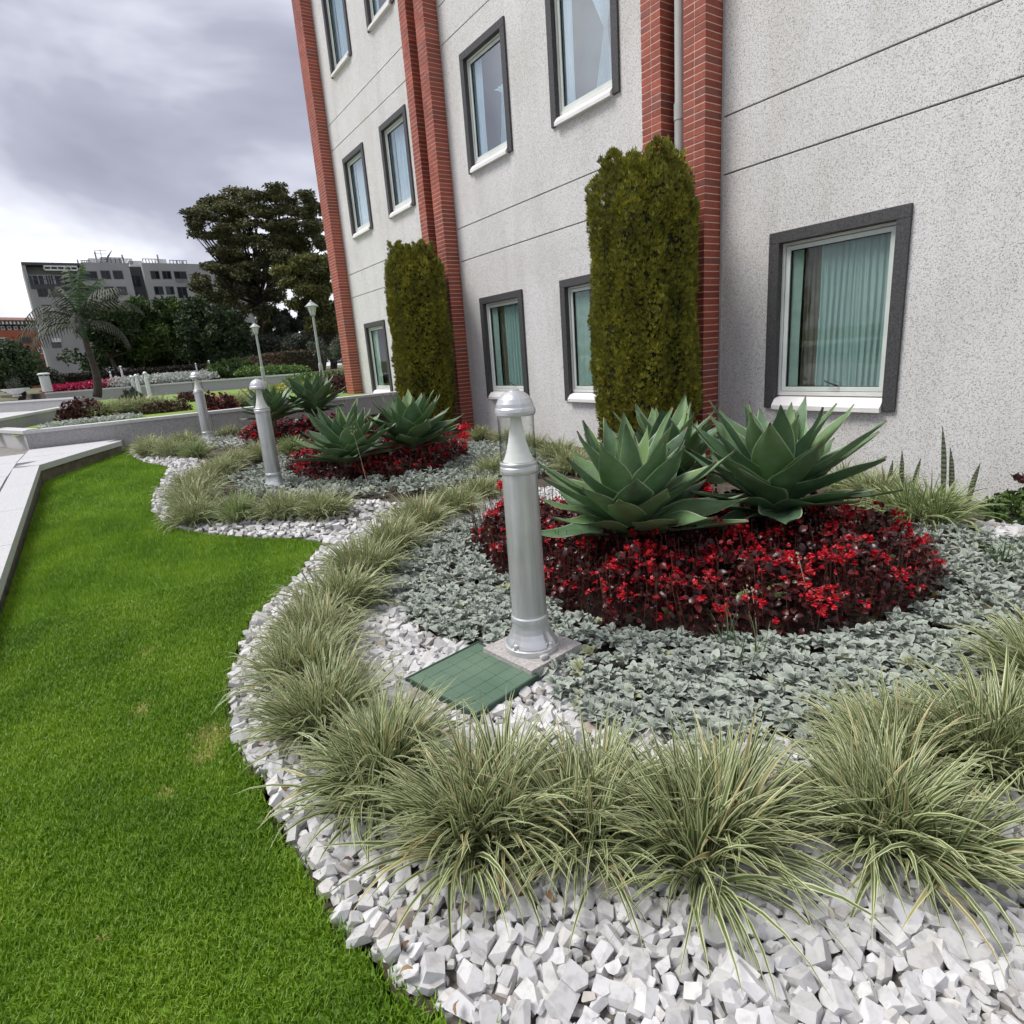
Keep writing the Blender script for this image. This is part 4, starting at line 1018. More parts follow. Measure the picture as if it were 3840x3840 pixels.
def agave(x, y, z, s, seed, label, n=50, lean=(0, 0), spread=1.0):
    r = random.Random(seed); root = empty('agave', (x, y, z), label, 'agave', AGG)
    MB().lathe([(.05, -.32), (.06, 0), (.07, .08), (.03, .16)], 10).build('stem', 'bark', root, loc=(x, y, z)).scale = (s, s, s)
    for i in range(n):
        f = min(1, (i / (n - 1)) ** .75 * spread); st = min(STAGES - 1, max(0, round(f * (STAGES - 1) + r.uniform(-.4, .4))))
        a = i * 2.39996 + r.uniform(-.15, .15) + seed; me = AGL[r.randrange(3)][st]; q = s * r.uniform(.9, 1.1) * (.62 + .38 * min(1, (i + 2) / 9))
        o = link('leaf', me, root, loc=(x + math.cos(a) * .035 * s, y + math.sin(a) * .035 * s, z + (.15 - .17 * f) * s), rot=(r.gauss(0, .10) + lean[0], r.gauss(0, .07) + lean[1], a), scale=(q, q, q))
        o['young'] = max(0.0, .85 - i * .09) if i < 10 else 0.0
    return root
agave(2.78, 2.78, .27, 1.12, 3, 'large agave nearest the bollard, left of the two in front')
agave(3.74, 2.36, .30, 1.16, 5, 'large agave below the right ground floor window, rightmost of all agaves')
agave(3.80, 3.35, .34, 1.05, 9, 'agave half hidden behind the two large near ones, before the clipped conifer', n=36)
agave(2.52, 7.55, .30, 1.10, 11, 'middle agave just right of the second bollard, left one of its pair')
agave(3.47, 7.60, .34, 1.16, 14, 'middle agave in front of the smaller clipped conifer, right one of its pair')
p = at(515, 792, 12.0); agave(p[0], p[1], p[2], .98, 17, 'far agave right behind the second bollard top, left one of the far pair')
p = at(592, 778, 12.6); agave(p[0], p[1], p[2], 1.15, 21, 'far agave in front of the farthest brick pilaster, right one of the far pair')
def single_leaf_plant(x, y, label):
    root = empty('agave_offset', (x, y, float(G(x, y)) + .12), label, 'plant')
    for i, (a, st, q) in enumerate(((-2.2, 6, .42), (-1.5, 7, .4), (-.6, 5, .3), (2.6, 7, .36))):
        link('leaf', AGL[0][st], root, loc=(x, y, float(G(x, y)) + .12), rot=(0, .15, a), scale=(q,) * 3)['young'] = .8
single_leaf_plant(2.92, 1.90, 'small yellow-green agave offset among the red flowers below the right agave')

# ================================================================== clipped columnar conifers
def spray_template():
    V, F = [], []
    for i, a in enumerate((-.6, 0, .6)):
        L = 1 - .28 * abs(a); c, s = math.cos(a), math.sin(a); k = len(V); w = .13
        z = .10 * (1 if i % 2 else -1)
        V += [(0, 0, 0), (L * .55 * c - w * s, L * .55 * s + w * c, z * .6), (L * c, L * s, z), (L * .55 * c + w * s, L * .55 * s - w * c, z * .2)]; F.append((k, k + 1, k + 2, k + 3))
    return np.array(V), np.array(F), None
def thuja(x, y, r0, h, n, size, seed, label):
    z0 = float(G(x, y)); root = empty('clipped_conifer', (x, y, z0), label, 'conifer', 'clipped conifers against the pilasters')
    MB().tube([(x, y, z0 - .1), (x, y, z0 + 1.2)], .07, 8).build('trunk', 'bark', root)
    rg = np.random.default_rng(seed)
    ph = rg.uniform(0, 6.28, 8)
    def radius(a, t, topcut):
        prof = np.clip(.80 + .9 * t, .80, 1.0) * np.sqrt(np.clip((1.012 - t) / .05, 0, 1)) if False else np.where(t < .25, .80 + .8 * t, 1.0)
        lob = 1 + .05 * np.sin(5 * a + ph[0] + 2.2 * t) + .055 * np.sin(9 * a + ph[1] - 3 * t) + .04 * np.sin(14 * t + ph[2] + 3 * a) + .035 * np.sin(33 * t + 8 * a + ph[3]) + .03 * np.sin(47 * t - 13 * a + ph[6]) - .16 * np.exp(-((np.sin(a / 2 + ph[7] + .5 * np.sin(5 * t))) / .09) ** 2)
        cap = np.sqrt(np.clip((topcut - t) / .07, 0, 1)); return r0 * prof * lob * (.42 + .58 * cap)
    a = rg.uniform(0, 2 * math.pi, n); topc = lambda a: .965 + .035 * np.sin(4 * a + ph[4]) * np.sin(7 * a + ph[5])
    t = rg.random(n) ** .95 * topc(a); rr = radius(a, t, topc(a))
    # top cap points
    capn = n // 9; a2 = rg.uniform(0, 2 * math.pi, capn); q = np.sqrt(rg.random(capn)); t2 = topc(a2) + .012 + .02 * np.sin(11 * q * r0 * 2 + 5 * a2); rr2 = r0 * q * .80
    A = np.concatenate([a, a2]); T = np.concatenate([t, t2]); RR = np.concatenate([rr * (1 - .20 * rg.random(n) ** 2.0), rr2])
    P = np.stack([x + RR * np.cos(A), y + RR * np.sin(A), z0 + .03 + T * h], 1); N = len(P)
    D = np.stack([np.cos(A), np.sin(A), rg.uniform(1.0, 3.4, N)], 1) + rg.normal(0, .30, (N, 3)); D[n:, 2] += 1.5
    Xa, Ya, Za = frames(D, rg.uniform(0, 6.28, N)); S = size * rg.uniform(.6, 1.3, N)
    tv, tf, _ = spray_template(); V, F, _ = scatter_template(tv, tf, None, P, Xa, Ya, Za, S)
    rn = np.clip(.42 + .2 * rg.normal(0, 1, N), 0, 1)
    link('crown', np_mesh('crown', V, F, 'thuja_spray', rnd=np.repeat(rn, len(tv))), root)
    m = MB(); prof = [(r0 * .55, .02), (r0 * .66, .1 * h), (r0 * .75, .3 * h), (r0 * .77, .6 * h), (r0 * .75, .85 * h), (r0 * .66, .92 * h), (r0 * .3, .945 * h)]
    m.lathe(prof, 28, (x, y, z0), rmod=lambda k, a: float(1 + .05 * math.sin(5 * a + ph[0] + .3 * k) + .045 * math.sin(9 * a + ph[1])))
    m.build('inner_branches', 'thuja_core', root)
thuja(5.36, 5.10, .555, 3.42, 34000, .052, 4, 'large clipped columnar conifer covering the nearest brick pilaster pair')
thuja(5.42, 10.98, .53, 3.46, 20000, .064, 8, 'smaller looking clipped columnar conifer before the middle brick pilasters')

# ================================================================== bollard lights
def petals(k, a): return 1.0
def bollard(x, y, z, label, detail=True, s=1.0, rot=0.0, grp='silver bollard lights along the garden'):
    root = empty('bollard_light', (x, y, z), label, 'bollard light', grp); root.rotation_euler = (0, 0, rot); root.scale = (s,) * 3
    def part(name, m, mat, smooth=35):
        o = link(name, m.mesh(name, mat, smooth), root, loc=(x, y, z)); return o
    n = 40
    base = MB()
    prof = [(.141, -.004), (.143, .012), (.141, .024), (.132, .028), (.133, .036), (.126, .05), (.113, .072), (.101, .098), (.094, .125), (.0925, .15)]
    lob = lambda k, a: 1.0 - (.10 * (max(0, abs(math.cos(2 * a)) - .90) / .10) * (0 if k < 4 else (1 - (k - 4) / 5.5) if k < 9 else 0))
    base.lathe(prof, 96, rmod=lob); part('base', base, 'metal_silver')
    for i in range(4):
        a = i * math.pi / 2
        MB().lathe([(.012, .024), (.012, .048), (.008, .054)], 8, (.127 * math.cos(a), .127 * math.sin(a), 0)).build('bolt', 'metal_silver', root, loc=(x, y, z))
    part('lower_ring', MB().lathe([(.0925, .146), (.0965, .152), (.098, .165), (.0965, .180), (.091, .188), (.0905, .20)], n), 'metal_silver')
    part('shaft', MB().lathe([(.0905, .19), (.0895, .40), (.088, .70), (.087, .935)], 48), 'metal_shaft')
    part('upper_ring', MB().lathe([(.0872, .930), (.094, .936), (.0955, .948), (.094, .962), (.0885, .967), (.088, .972), (.0925, .976), (.0925, .984), (.085, .990)], n), 'metal_silver')
    cone = MB().lathe([(.078, .985), (.070, 1.0), (.058, 1.03), (.046, 1.075), (.036, 1.13), (.028, 1.19), (.025, 1.215)], n); part('reflector', cone, 'reflector_white')
    part('glass_tube', MB().open_tube(.0865, .985, 1.225), 'lamp_glass')
    if True:
        rib = lambda k, a: 1 + .018 * max(0, (abs(math.cos(3 * a)) - .985) / .015) * (1 if 4 <= k <= 9 else 0)
        part('cap', MB().lathe([(.088, 1.222), (.0945, 1.208), (.0975, 1.216), (.0985, 1.229), (.096, 1.243), (.0905, 1.249), (.088, 1.266), (.078, 1.288), (.062, 1.306), (.042, 1.319), (.026, 1.325), (.025, 1.330), (.018, 1.333), (.004, 1.334)], 96, rmod=rib), 'metal_silver')
    return root
def plinth(x, y, z, rot, label):
    root = empty('plinth', (x, y, z - .15), label, 'plinth'); root.rotation_euler = (0, 0, 0)
    c, s = math.cos(rot), math.sin(rot); q = .185
    pl = [(x + c * a - s * b, y + s * a + c * b) for a, b in ((-q, -q), (q, -q), (q, q), (-q, q))]
    m = MB().prism(pl, z - .055, z); m.build('slab', 'plinth_concrete', root)
    pl2 = [(x + c * a - s * b, y + s * a + c * b) for a, b in ((-q * .95, -q * .95), (q * .95, -q * .95), (q * .95, q * .95), (-q * .95, q * .95))]
    MB().prism(pl2, z - .2, z - .056).build('box', 'box_green', root)
plinth(PLINTH_C[0], PLINTH_C[1], -.004, R_(8), 'square granite-chip plinth under the nearest bollard light, beside the green cover')
bollard(PLINTH_C[0], PLINTH_C[1], 0.0, 'tall silver bollard light in front, nearest the viewer', rot=R_(15))
bollard(1.65, 7.86, .085, 'second silver bollard light, beside the middle pair of agaves', rot=R_(40))
bollard(1.675, 13.16, .257, 'third silver bollard light in the row, left of the second one', rot=R_(20))
# white pebble left on the plinth
V, F = hull(12, 91); o = link('pebble', np_mesh('pebble', V, F, 'stone_white', smooth=True), loc=(1.60, 2.235, .010), scale=(.03, .022, .02)); tag(o, 'single small white pebble lying on the plinth of the nearest bollard', 'pebble')
# green inspection cover with a moulded grid
def cover():
    root = empty('inspection_cover', (1.27, 2.37, -.06), 'flat green plastic inspection cover with a moulded grid, left of the nearest plinth', 'inspection cover')
    MB().prism(COVER, -.12, -.028).build('lid', 'cover_green', root)
    c = np.array(COVER); m = MB()
    P = lambda a, b: tuple((c[0] * (1 - a) + c[1] * a) * (1 - b) + (c[3] * (1 - a) + c[2] * a) * b)
    for i in range(5):
        a = .16 + i * .17
        for (p, q, r_, s_) in ((P(a - .006, .06), P(a + .006, .06), P(a + .006, .94), P(a - .006, .94)), (P(.06, a - .006), P(.94, a - .006), P(.94, a + .006), P(.06, a + .006))):
            m.prism([p, q, r_, s_], -.03, -.0268)
    m.build('moulded_grid', 'cover_green', root)
    m = MB(); ring = [P(-.02, -.02), P(1.02, -.02), P(1.02, 1.02), P(-.02, 1.02)]; inn = [P(0, 0), P(1, 0), P(1, 1), P(0, 1)]
    for i in range(4): m.prism([ring[i], ring[(i + 1) % 4], inn[(i + 1) % 4], inn[i]], -.12, -.024)
    m.build('rim', 'box_green', root)
cover()
# small white plant marker
tag(MB().box(1.905, 1.925, 4.02, 4.026, -.07, .13).build('plant_marker', 'reflector_white'), 'thin white plant marker stuck in the silver ground cover left of the bollard', 'plant marker')

# ================================================================== small plants
def blade_plant(name, x, y, blades, L, W, mat, label, cat, el=(55, 85), seed=0, droop=.8, grp=None, z=None):
    me = clump_mesh(name, blades, seed, mat=mat, spread=(90 - el[0]) / 58, length=(L * .65, L), width=W, dead=0)
    o = link(name, me, loc=(x, y, float(G(x, y)) if z is None else z)); return tag(o, label, cat, grp)
def snake_plant(x, y):
    root = empty('snake_plant', (x, y, float(G(x, y))), 'snake plant with a few upright banded leaves against the right wall', 'plant')
    for i, (dx, dy, h, ln) in enumerate(((.02, .0, .72, .06), (.06, -.05, .54, .05), (-.05, .30, .50, .02), (-.02, .42, .40, -.02), (.10, -.16, .42, -.05), (-.02, .22, .44, -.04))):
        V, F, uv = [], [], []; n = 10
        for s in range(n + 1):
            t = s / n; w = .018 * (.75 + .5 * math.sin(t * math.pi * .8)) * (1 - t ** 5 * .95)
            for c in (-1, 0, 1): V.append((.012 * abs(c), c * w + ln * t * t, h * t)); uv.append(((c + 1) / 2, t))
        for s in range(n):
            for c in (0, 1): a = s * 3 + c; F.append((a, a + 3, a + 4, a + 1))
        link('leaf', np_mesh('leaf', np.array(V), np.array(F), 'snake_leaf', rnd=np.full(len(V), i / 6), uv=np.array(uv), smooth=True), root, loc=(x + dx, y + dy, float(G(x, y))))
snake_plant(5.75, 2.10)
def leaf_mass(name, pts, n, leaf, mats, label, cat, seed, spread=(1, 1, 1), kind=None, grp=None, up=.3):
    rg = np.random.default_rng(seed); T = leaf_template(2, .2, .3, .7) if leaf < .13 else FARLEAF; P = []
    for (cx, cy, cz, rx, ry, rz) in pts:
        m = n // len(pts); q = rg.normal(0, 1, (m, 3)); q /= np.linalg.norm(q, axis=1, keepdims=True); q *= rg.uniform(.55, 1.02, (m, 1)); q[:, 2] = np.abs(q[:, 2]) * np.where(rg.random(m) < .85, 1, -.3)
        P.append(q * np.array([rx, ry, rz]) + np.array([cx, cy, cz]))
    P = np.concatenate(P); N = len(P); D = rg.normal(0, 1, (N, 3)); D[:, 2] += up; Xa, Ya, Za = frames(D, rg.uniform(0, 6, N)); S = leaf * rg.uniform(.6, 1.3, N)
    V, F, UV = scatter_template(*T, P, Xa, Ya, Za, np.stack([S, S * .9, S], 1)); mi = None
    if not isinstance(mats, str): mi = np.repeat((rg.random(N) < .10).astype(int), len(T[1]))
    o = link(name, np_mesh(name, V, F, mats, rnd=np.repeat(np.clip(rg.normal(.45, .25, N), 0, 1), len(T[0])), uv=UV, mi=mi, smooth=True)); return tag(o, label, cat, grp, kind)
leaf_mass('low_shrub', [(5.85, 1.55, -.05, .28, .32, .20), (5.9, 1.05, -.05, .26, .34, .19), (5.9, .5, -.05, .3, .35, .2)], 2600, .045, 'foliage_mid', 'low dark green leafy shrub along the right wall beside the snake plant', 'shrub', 31)
leaf_mass('maroon_flowers', [(6.05, 1.66, .20, .05, .05, .04), (6.02, 1.50, .20, .05, .05, .05)], 46, .05, 'maroon_leaf', 'two dark maroon flower heads above the low shrub, nearest the snake plant', 'flowers', 32)
leaf_mass('maroon_flowers', [(6.0, 1.02, .12, .14, .16, .14), (5.98, .8, .10, .14, .16, .14)], 190, .055, 'maroon_leaf', 'dark maroon flowering plant at the right frame edge against the wall', 'flowers', 33)
leaf_mass('red_flower_head', [(3.30, 5.18, .16, .05, .05, .05)], 60, .035, 'begonia_flower', 'lone red flower head on the grass left of the nearest bollard', 'flowers', 34)
leaf_mass('red_flower_head', [(3.92, 4.05, .62, .05, .05, .05), (3.80, 3.9, .5, .035, .035, .03)], 80, .035, 'begonia_flower', 'red flower heads rising between the two large near agaves', 'flowers', 35)
leaf_mass('red_flower_head', [(5.2, 9.2, .28, .10, .14, .08), (5.0, 8.9, .18, .12, .12, .08)], 160, .05, 'begonia_flower', 'red flower heads at the foot of the middle brick pilaster', 'flowers', 36)
blade_plant('weed_grass', 2.36, 1.66, 22, .34, .0035, 'weed_leaf', 'thin green weed sprouting from the silver ground cover at the flower edge', 'weed', (68, 88), 51)
blade_plant('weed_grass', 4.62, 1.28, 60, .30, .003, 'weed_leaf', 'wispy dark green weed on the white gravel at the right', 'weed', (45, 85), 52)
blade_plant('weed_grass', 1.47, 2.80, 16, .17, .004, 'weed_leaf', 'small green grass tuft in the ground cover left of the nearest bollard base', 'weed', (60, 88), 53)
leaf_mass('weed_sprout', [(1.02, 1.06, -.05, .03, .03, .03)], 14, .03, 'bright_leaf', 'tiny bright green sprout under the front grass row', 'weed', 54)
def dry_stalk(x, y, h, lean, label):
    root = empty('dry_stalk', (x, y, float(G(x, y))), label, 'dry stalk', 'dry flower stalks in the beds'); z = float(G(x, y))
    MB().tube([(x, y, z), (x + lean[0] * .5, y + lean[1] * .5, z + h * .55), (x + lean[0], y + lean[1], z + h)], [.004, .003, .002], 5).build('stalk', 'stem_dry', root)
    m = MB()
    for i in range(9): m.lathe([(.002, -.008), (.007, 0), (.002, .008)], 5, (x + lean[0] + random.gauss(0, .022), y + lean[1] + random.gauss(0, .022), z + h + random.gauss(0, .018)))
    m.build('seed_head', 'stem_dry', root)
dry_stalk(2.98, 1.62, .40, (-.02, .10), 'dry seed stalk among the right side of the near red flowers')
dry_stalk(2.62, 1.72, .26, (.03, .06), 'short dry seed stalk at the front of the near red flowers')
dry_stalk(2.45, 6.75, .72, (-.06, .10), 'tall dry stalk in front of the middle pair of agaves')

# ================================================================== terraces behind the bed
def wall_run(name, pts, z0, z1, th, label, cat='low wall', block=1.3, cap=.06, mats=None, grp='low granite garden walls', parts=True):
    """a low granite wall along pts (left of the run is its front): blocks and coping stones, each a part"""
    root = empty(name, (pts[0][0], pts[0][1], z0), label, cat, grp); root['kind'] = 'thing'
    for k, ((ax, ay), (bx, by)) in enumerate(zip(pts[:-1], pts[1:])):
        L = math.hypot(bx - ax, by - ay); dx, dy = (bx - ax) / L, (by - ay) / L; nx, ny = -dy, dx
        P = lambda s, o: (ax + dx * s + nx * o, ay + dy * s + ny * o)
        m = max(1, round(L / block))
        for i in range(m):
            s0, s1 = L * i / m + (.004 if i else 0), L * (i + 1) / m - .004
            MB().prism([P(s0, 0), P(s1, 0), P(s1, th), P(s0, th)], z0, z1 - cap).build('granite_block', (mats or ['granite_wall'])[(i + k) % len(mats or [1])], root)
            MB().prism([P(s0, -.025), P(s1, -.025), P(s1, th + .02), P(s0, th + .02)], z1 - cap + .002, z1).build('coping_stone', 'coping', root)
    return root
wall_run('granite_wall', [(-1.16, 14.05), (.5, 13.98), (6.2, 14.0)], .30, .775, .28, 'low grey granite retaining wall across the far end of the flower beds')
wall_run('granite_wall', [(-2.6, 18.2), (-1.66, 15.5), (-1.17, 14.08)], .30, .775, .26, 'short brightly lit granite wall return at the left end of the bed wall', mats=['granite_wall_lit'])
wall_run('granite_wall', [(-1.80, 15.95), (-.1, 24.0)], .60, .96, .22, 'long low granite wall slanting away along the left side of the upper lawn')
wall_run('granite_wall', [(-6.2, 22.5), (-3.3, 20.2)], .55, .98, .5, 'low granite step wall at the left frame edge on the path', parts=False)
wall_run('granite_wall', [(-4.6, 33.0), (-.6, 27.0)], .60, 1.10, .25, 'thin granite path wall in front of the magenta flower bed', parts=False, block=2.5)
a, b, c = at(*c1(255, 1322), 44), at(*c1(860, 1266), 42), at(*c1(1720, 1190), 38)
wall_run('granite_wall', [tuple(a[:2]), tuple(b[:2]), tuple(c[:2])], .5, 1.23, .3, 'long granite wall of the upper terrace behind the three small bollards', block=3.0, cap=.09)
TER = [(-1.15, 14.2), (-1.62, 15.6), (-.05, 24.0), (.4, 30), (a[0] + 2, a[1] - 1), (c[0], c[1] - .6), (14, 36), (14, 17.6), (6.3, 17.6), (6.3, 14.2)]
struct(link('upper_lawn', grid_sheet('upper_lawn', -3, 14, 14.2, 43, .4, lambda x, y: .70 - .004 * (y - 14), 'lawn_far', lambda x, y: inside(TER, x, y))))
struct(MB().prism([(-14, 17.0), (-2.4, 17.0), (-.3, 24.5), (-.6, 34), (-3, 43), (-30, 43), (-30, 17)], .2, .70).build('path', 'paving_granite'))
TZ = lambda x, y: .70 - .004 * (np.asarray(y) - 14)

def far_bollard(u, v, D, s, label):
    p = at(u, v, D); root = empty('bollard_light', tuple(p), label, 'bollard light', 'small pale bollard lights on the upper terraces'); root.scale = (s,) * 3
    for nm, prof, mt in (('base', [(.13, -.1), (.13, .03), (.10, .12), (.09, .2)], 'bollard_pale'), ('shaft', [(.088, .2), (.088, .94), (.096, .95), (.096, .985)], 'bollard_pale'), ('reflector', [(.075, .985), (.03, 1.2)], 'reflector_white'), ('cap', [(.07, 1.2), (.10, 1.21), (.10, 1.245), (.085, 1.28), (.045, 1.32), (.005, 1.335)], 'bollard_pale')):
        link(nm, MB().lathe(prof, 16).mesh(nm, mt, 35), root, loc=tuple(p))
    link('glass_tube', MB().open_tube(.087, .985, 1.205, 16).mesh('glass_tube', 'lamp_glass', 35), root, loc=tuple(p))
far_bollard(*c1(771, 1345), 44, 1.0, 'leftmost of three pale bollards standing together beyond the palm')
far_bollard(*c1(800, 1358), 37.6, 1.0, 'middle one of three pale bollards standing together beyond the palm')
far_bollard(*c1(852, 1352), 36.6, 1.03, 'rightmost and tallest looking of three pale bollards beyond the palm')
far_bollard(*c1(701, 1252), 57, .88, 'small bollard on the upper terrace right of the palm, above the magenta flowers')
far_bollard(*c1(641, 1280), 57, .84, 'small bollard at the right end of the magenta flowers')
far_bollard(*c1(1196, 1210), 57, .82, 'tiny bollard on the upper terrace just right above the third bollard')
far_bollard(*c1(1289, 1203), 57, .74, 'tiny bollard beside the low end of the brown hedge')
far_bollard(*c1(1118, 1206), 57, .60, 'tiniest bollard directly above the third bollard cap')

def lamp_post(u, v, D, ztop, label):
    p = at(u, v, D); H = ztop - p[2]; s = H / 3.4; root = empty('lamp_post', tuple(p), label, 'lamp post', 'grey lantern lamp posts'); T = tuple(p)
    def part(nm, prof, mt, n=16, sm=35): link(nm, MB().lathe(prof, n).mesh(nm, mt, sm), root, loc=T)
    part('foot', [(.11, -.4), (.11, .1), (.075, .16), (.075, .7), (.055, .75)], 'lamp_grey')
    part('post', [(.05, .7), (.042, H - .62 * s), (.06, H - .60 * s), (.09, H - .56 * s)], 'lamp_grey')
    part('lantern_base', [(.05, H - .585 * s), (.10 * s + .01, H - .56 * s), (.11 * s, H - .52 * s)], 'lamp_grey', 8)
    part('lantern_glass', [(.10 * s, H - .52 * s), (.19 * s, H - .22 * s)], 'frosted_glass', 6, False)
    m = MB()
    for i in range(6):
        a = i * math.pi / 3; ca, sa = math.cos(a), math.sin(a)
        m.tube([(.105 * s * ca, .105 * s * sa, H - .52 * s), (.196 * s * ca, .196 * s * sa, H - .22 * s)], .012 * s, 5)
    link('lantern_frame', m.mesh('lantern_frame', 'lamp_grey'), root, loc=T)
    part('lantern_roof', [(.27 * s, H - .23 * s), (.275 * s, H - .20 * s), (.17 * s, H - .12 * s), (.09 * s, H - .05 * s), (.045 * s, H - .03 * s), (.05 * s, H - .01 * s), (.02 * s, H + .03 * s), (.003, H + .05 * s)], 'lamp_grey')
lamp_post(*c3(952, 1075), 27, at(*c3(864, 512), 27)[2], 'smaller looking grey lantern lamp post left of the two, behind the second bollard')
lamp_post(*c3(1478, 1060), 24, at(*c3(1366, 312), 24)[2], 'taller looking grey lantern lamp post nearest the brick corner')

# planting on the upper lawn
FARG = 'plantings on the upper lawn'
def far_clump(u, v, D, s, me, lab):
    p = at(u, v, D); o = link('grass_clump', me, loc=(p[0], p[1], float(TZ(p[0], p[1])) - .02), scale=(s, s, s * .8), rot=(0, 0, u)); tag(o, lab, 'grass clump', 'pale grass clumps on the upper lawn', 'thing')
STRIP = ['first', 'second', 'third', 'fourth', 'fifth', 'sixth', 'seventh']
for i in range(7):
    far_clump(*c2(1040 + i * 105, 1775 - i * 6), 18.0 + i * .15, 1.7, CL[i % 5], STRIP[i] + ' from left in the pale grass strip by the palm foot')
for i in range(4):
    far_clump(*c3(520 + i * 85, 1215 - i * 8), 16.4 + i * .2, 1.35, CL[(i + 2) % 5], STRIP[i] + ' from left of the pale upper lawn tufts between two bollards')
def ground_mass(name, pts, n, leaf, mat, label, seed, cat='flowers', kind='stuff'):
    return leaf_mass(name, pts, n, leaf, mat, label, cat, seed, kind=kind)
def patch(u, v, D, rx, ry, rz): p = at(u, v, D); return (p[0], p[1], float(TZ(p[0], p[1])), rx, ry, rz)
ground_mass('pale_ground_cover', [patch(*c2(560 + i * 95, 1850 - i * 6), 16.0 + i * .05, .34, .25, .08) for i in range(9)], 3000, .06, 'silver_leaf_pale', 'pale grey edging plants in front of the grass strip on the upper lawn', 61, 'ground cover')
leaf_mass('maroon_shrub', [patch(*c2(850, 1775), 18.0, .55, .4, .50)], 900, .10, 'maroon_leaf', 'spiky dark maroon shrub beside the grass strip below the palm', 'shrub', 62)
leaf_mass('brown_shrub', [patch(*c2(1640, 1790), 17.6, .45, .35, .26), patch(*c2(1800, 1780), 17.6, .45, .35, .26)], 900, .08, 'hedge_brown', 'low rusty brown shrub right of the grass strip on the upper lawn', 'shrub', 63)
leaf_mass('red_bedding', [patch(*c3(460, 1235), 16.2, .25, .25, .42), patch(*c3(590, 1238), 16.0, .3, .25, .36)], 1100, .07, ['maroon_leaf', 'begonia_flower'], 'dark red bedding plants on the upper lawn right of the third bollard', 'flowers', 64)
leaf_mass('agave_sprout', [patch(*c2(1375, 1640), 26, .35, .35, .5)], 260, .22, 'foliage_grey', 'small dark spiky plant left of the three far bollards', 'plant', 65, up=1.5)
leaf_mass('dark_shrub', [patch(*c1(1065, 1330), 24, .5, .4, .35)], 500, .09, 'maroon_leaf', 'small dark shrub in front of the upper terrace wall', 'shrub', 66)
ground_mass('yellow_ground_cover', [patch(*c3(1000 + i * 85, 1065 - i * 9), 25 - i * .2, 1.2, 1.2, .28) for i in range(8)], 9000, .13, 'yellow_leaf', 'bright yellow-green ground cover behind the far agaves', 67, 'ground cover')
leaf_mass('low_hedge', [patch(*c3(1600, 1100), 19.5, .8, .5, .62), patch(*c3(1680, 1100), 19.5, .8, .5, .62)], 2200, .07, 'maroon_leaf', 'low dark red hedge just left of the brick corner', 'hedge', 68)
leaf_mass('low_green_hedge', [(lambda p: (p[0], p[1], p[2] - .5, 1.2, .8, .62))(at(*c3(1300 + i * 100, 985 - i * 7), 31)) for i in range(5)], 4200, .12, 'bright_leaf', 'low bright green hedge line behind the yellow ground cover', 'hedge', 69)
# upper terrace planting: on top of the long wall
def upatch(u, v, D, rx, ry, rz): p = at(u, v, D); return (p[0], p[1], p[2], rx, ry, rz)
struct(MB().prism([tuple(a[:2] + [0, .25]), tuple(b[:2] + [0, .25]), tuple(c[:2] + [0, .25]), (24, 44), (24, 62), (-6, 62)], .4, 1.18).build('upper_terrace', 'soil'))
ground_mass('magenta_flowers', [upatch(*c1(320 + i * 42, 1312 - i * 5), 46, .8, .9, .36) for i in range(9)], 6500, .16, 'magenta_flower', 'magenta flower bed along the upper terrace left of the palm', 71)
ground_mass('grey_ground_cover', [upatch(*c1(690 + i * 62, 1272 - i * 5.5), 46, 1.3, 1.5, .48) for i in range(8)], 8000, .14, 'silver_leaf_pale', 'long grey ground cover bank on the upper terrace', 72, 'ground cover')
ground_mass('rusty_ground_cover', [upatch(*c1(1180 + i * 45, 1228 - i * 4), 48, .9, .9, .35) for i in range(3)], 1500, .14, 'hedge_brown', 'rusty brown ground cover right of the grey bank', 73, 'ground cover')
leaf_mass('spiky_shrub', [upatch(*c1(1330, 1222), 47, 1.7, .9, .95)], 900, .40, 'foliage_mid', 'green spiky shrub at the foot of the brown hedge', 'shrub', 74, up=1.2)
leaf_mass('green_bank', [upatch(*c1(1430 + i * 75, 1212 - i * 4), 46, 1.3, .9, .5) for i in range(4)], 2600, .18, 'bright_leaf', 'green leafy bank under the tall brown hedge', 'shrub', 75)

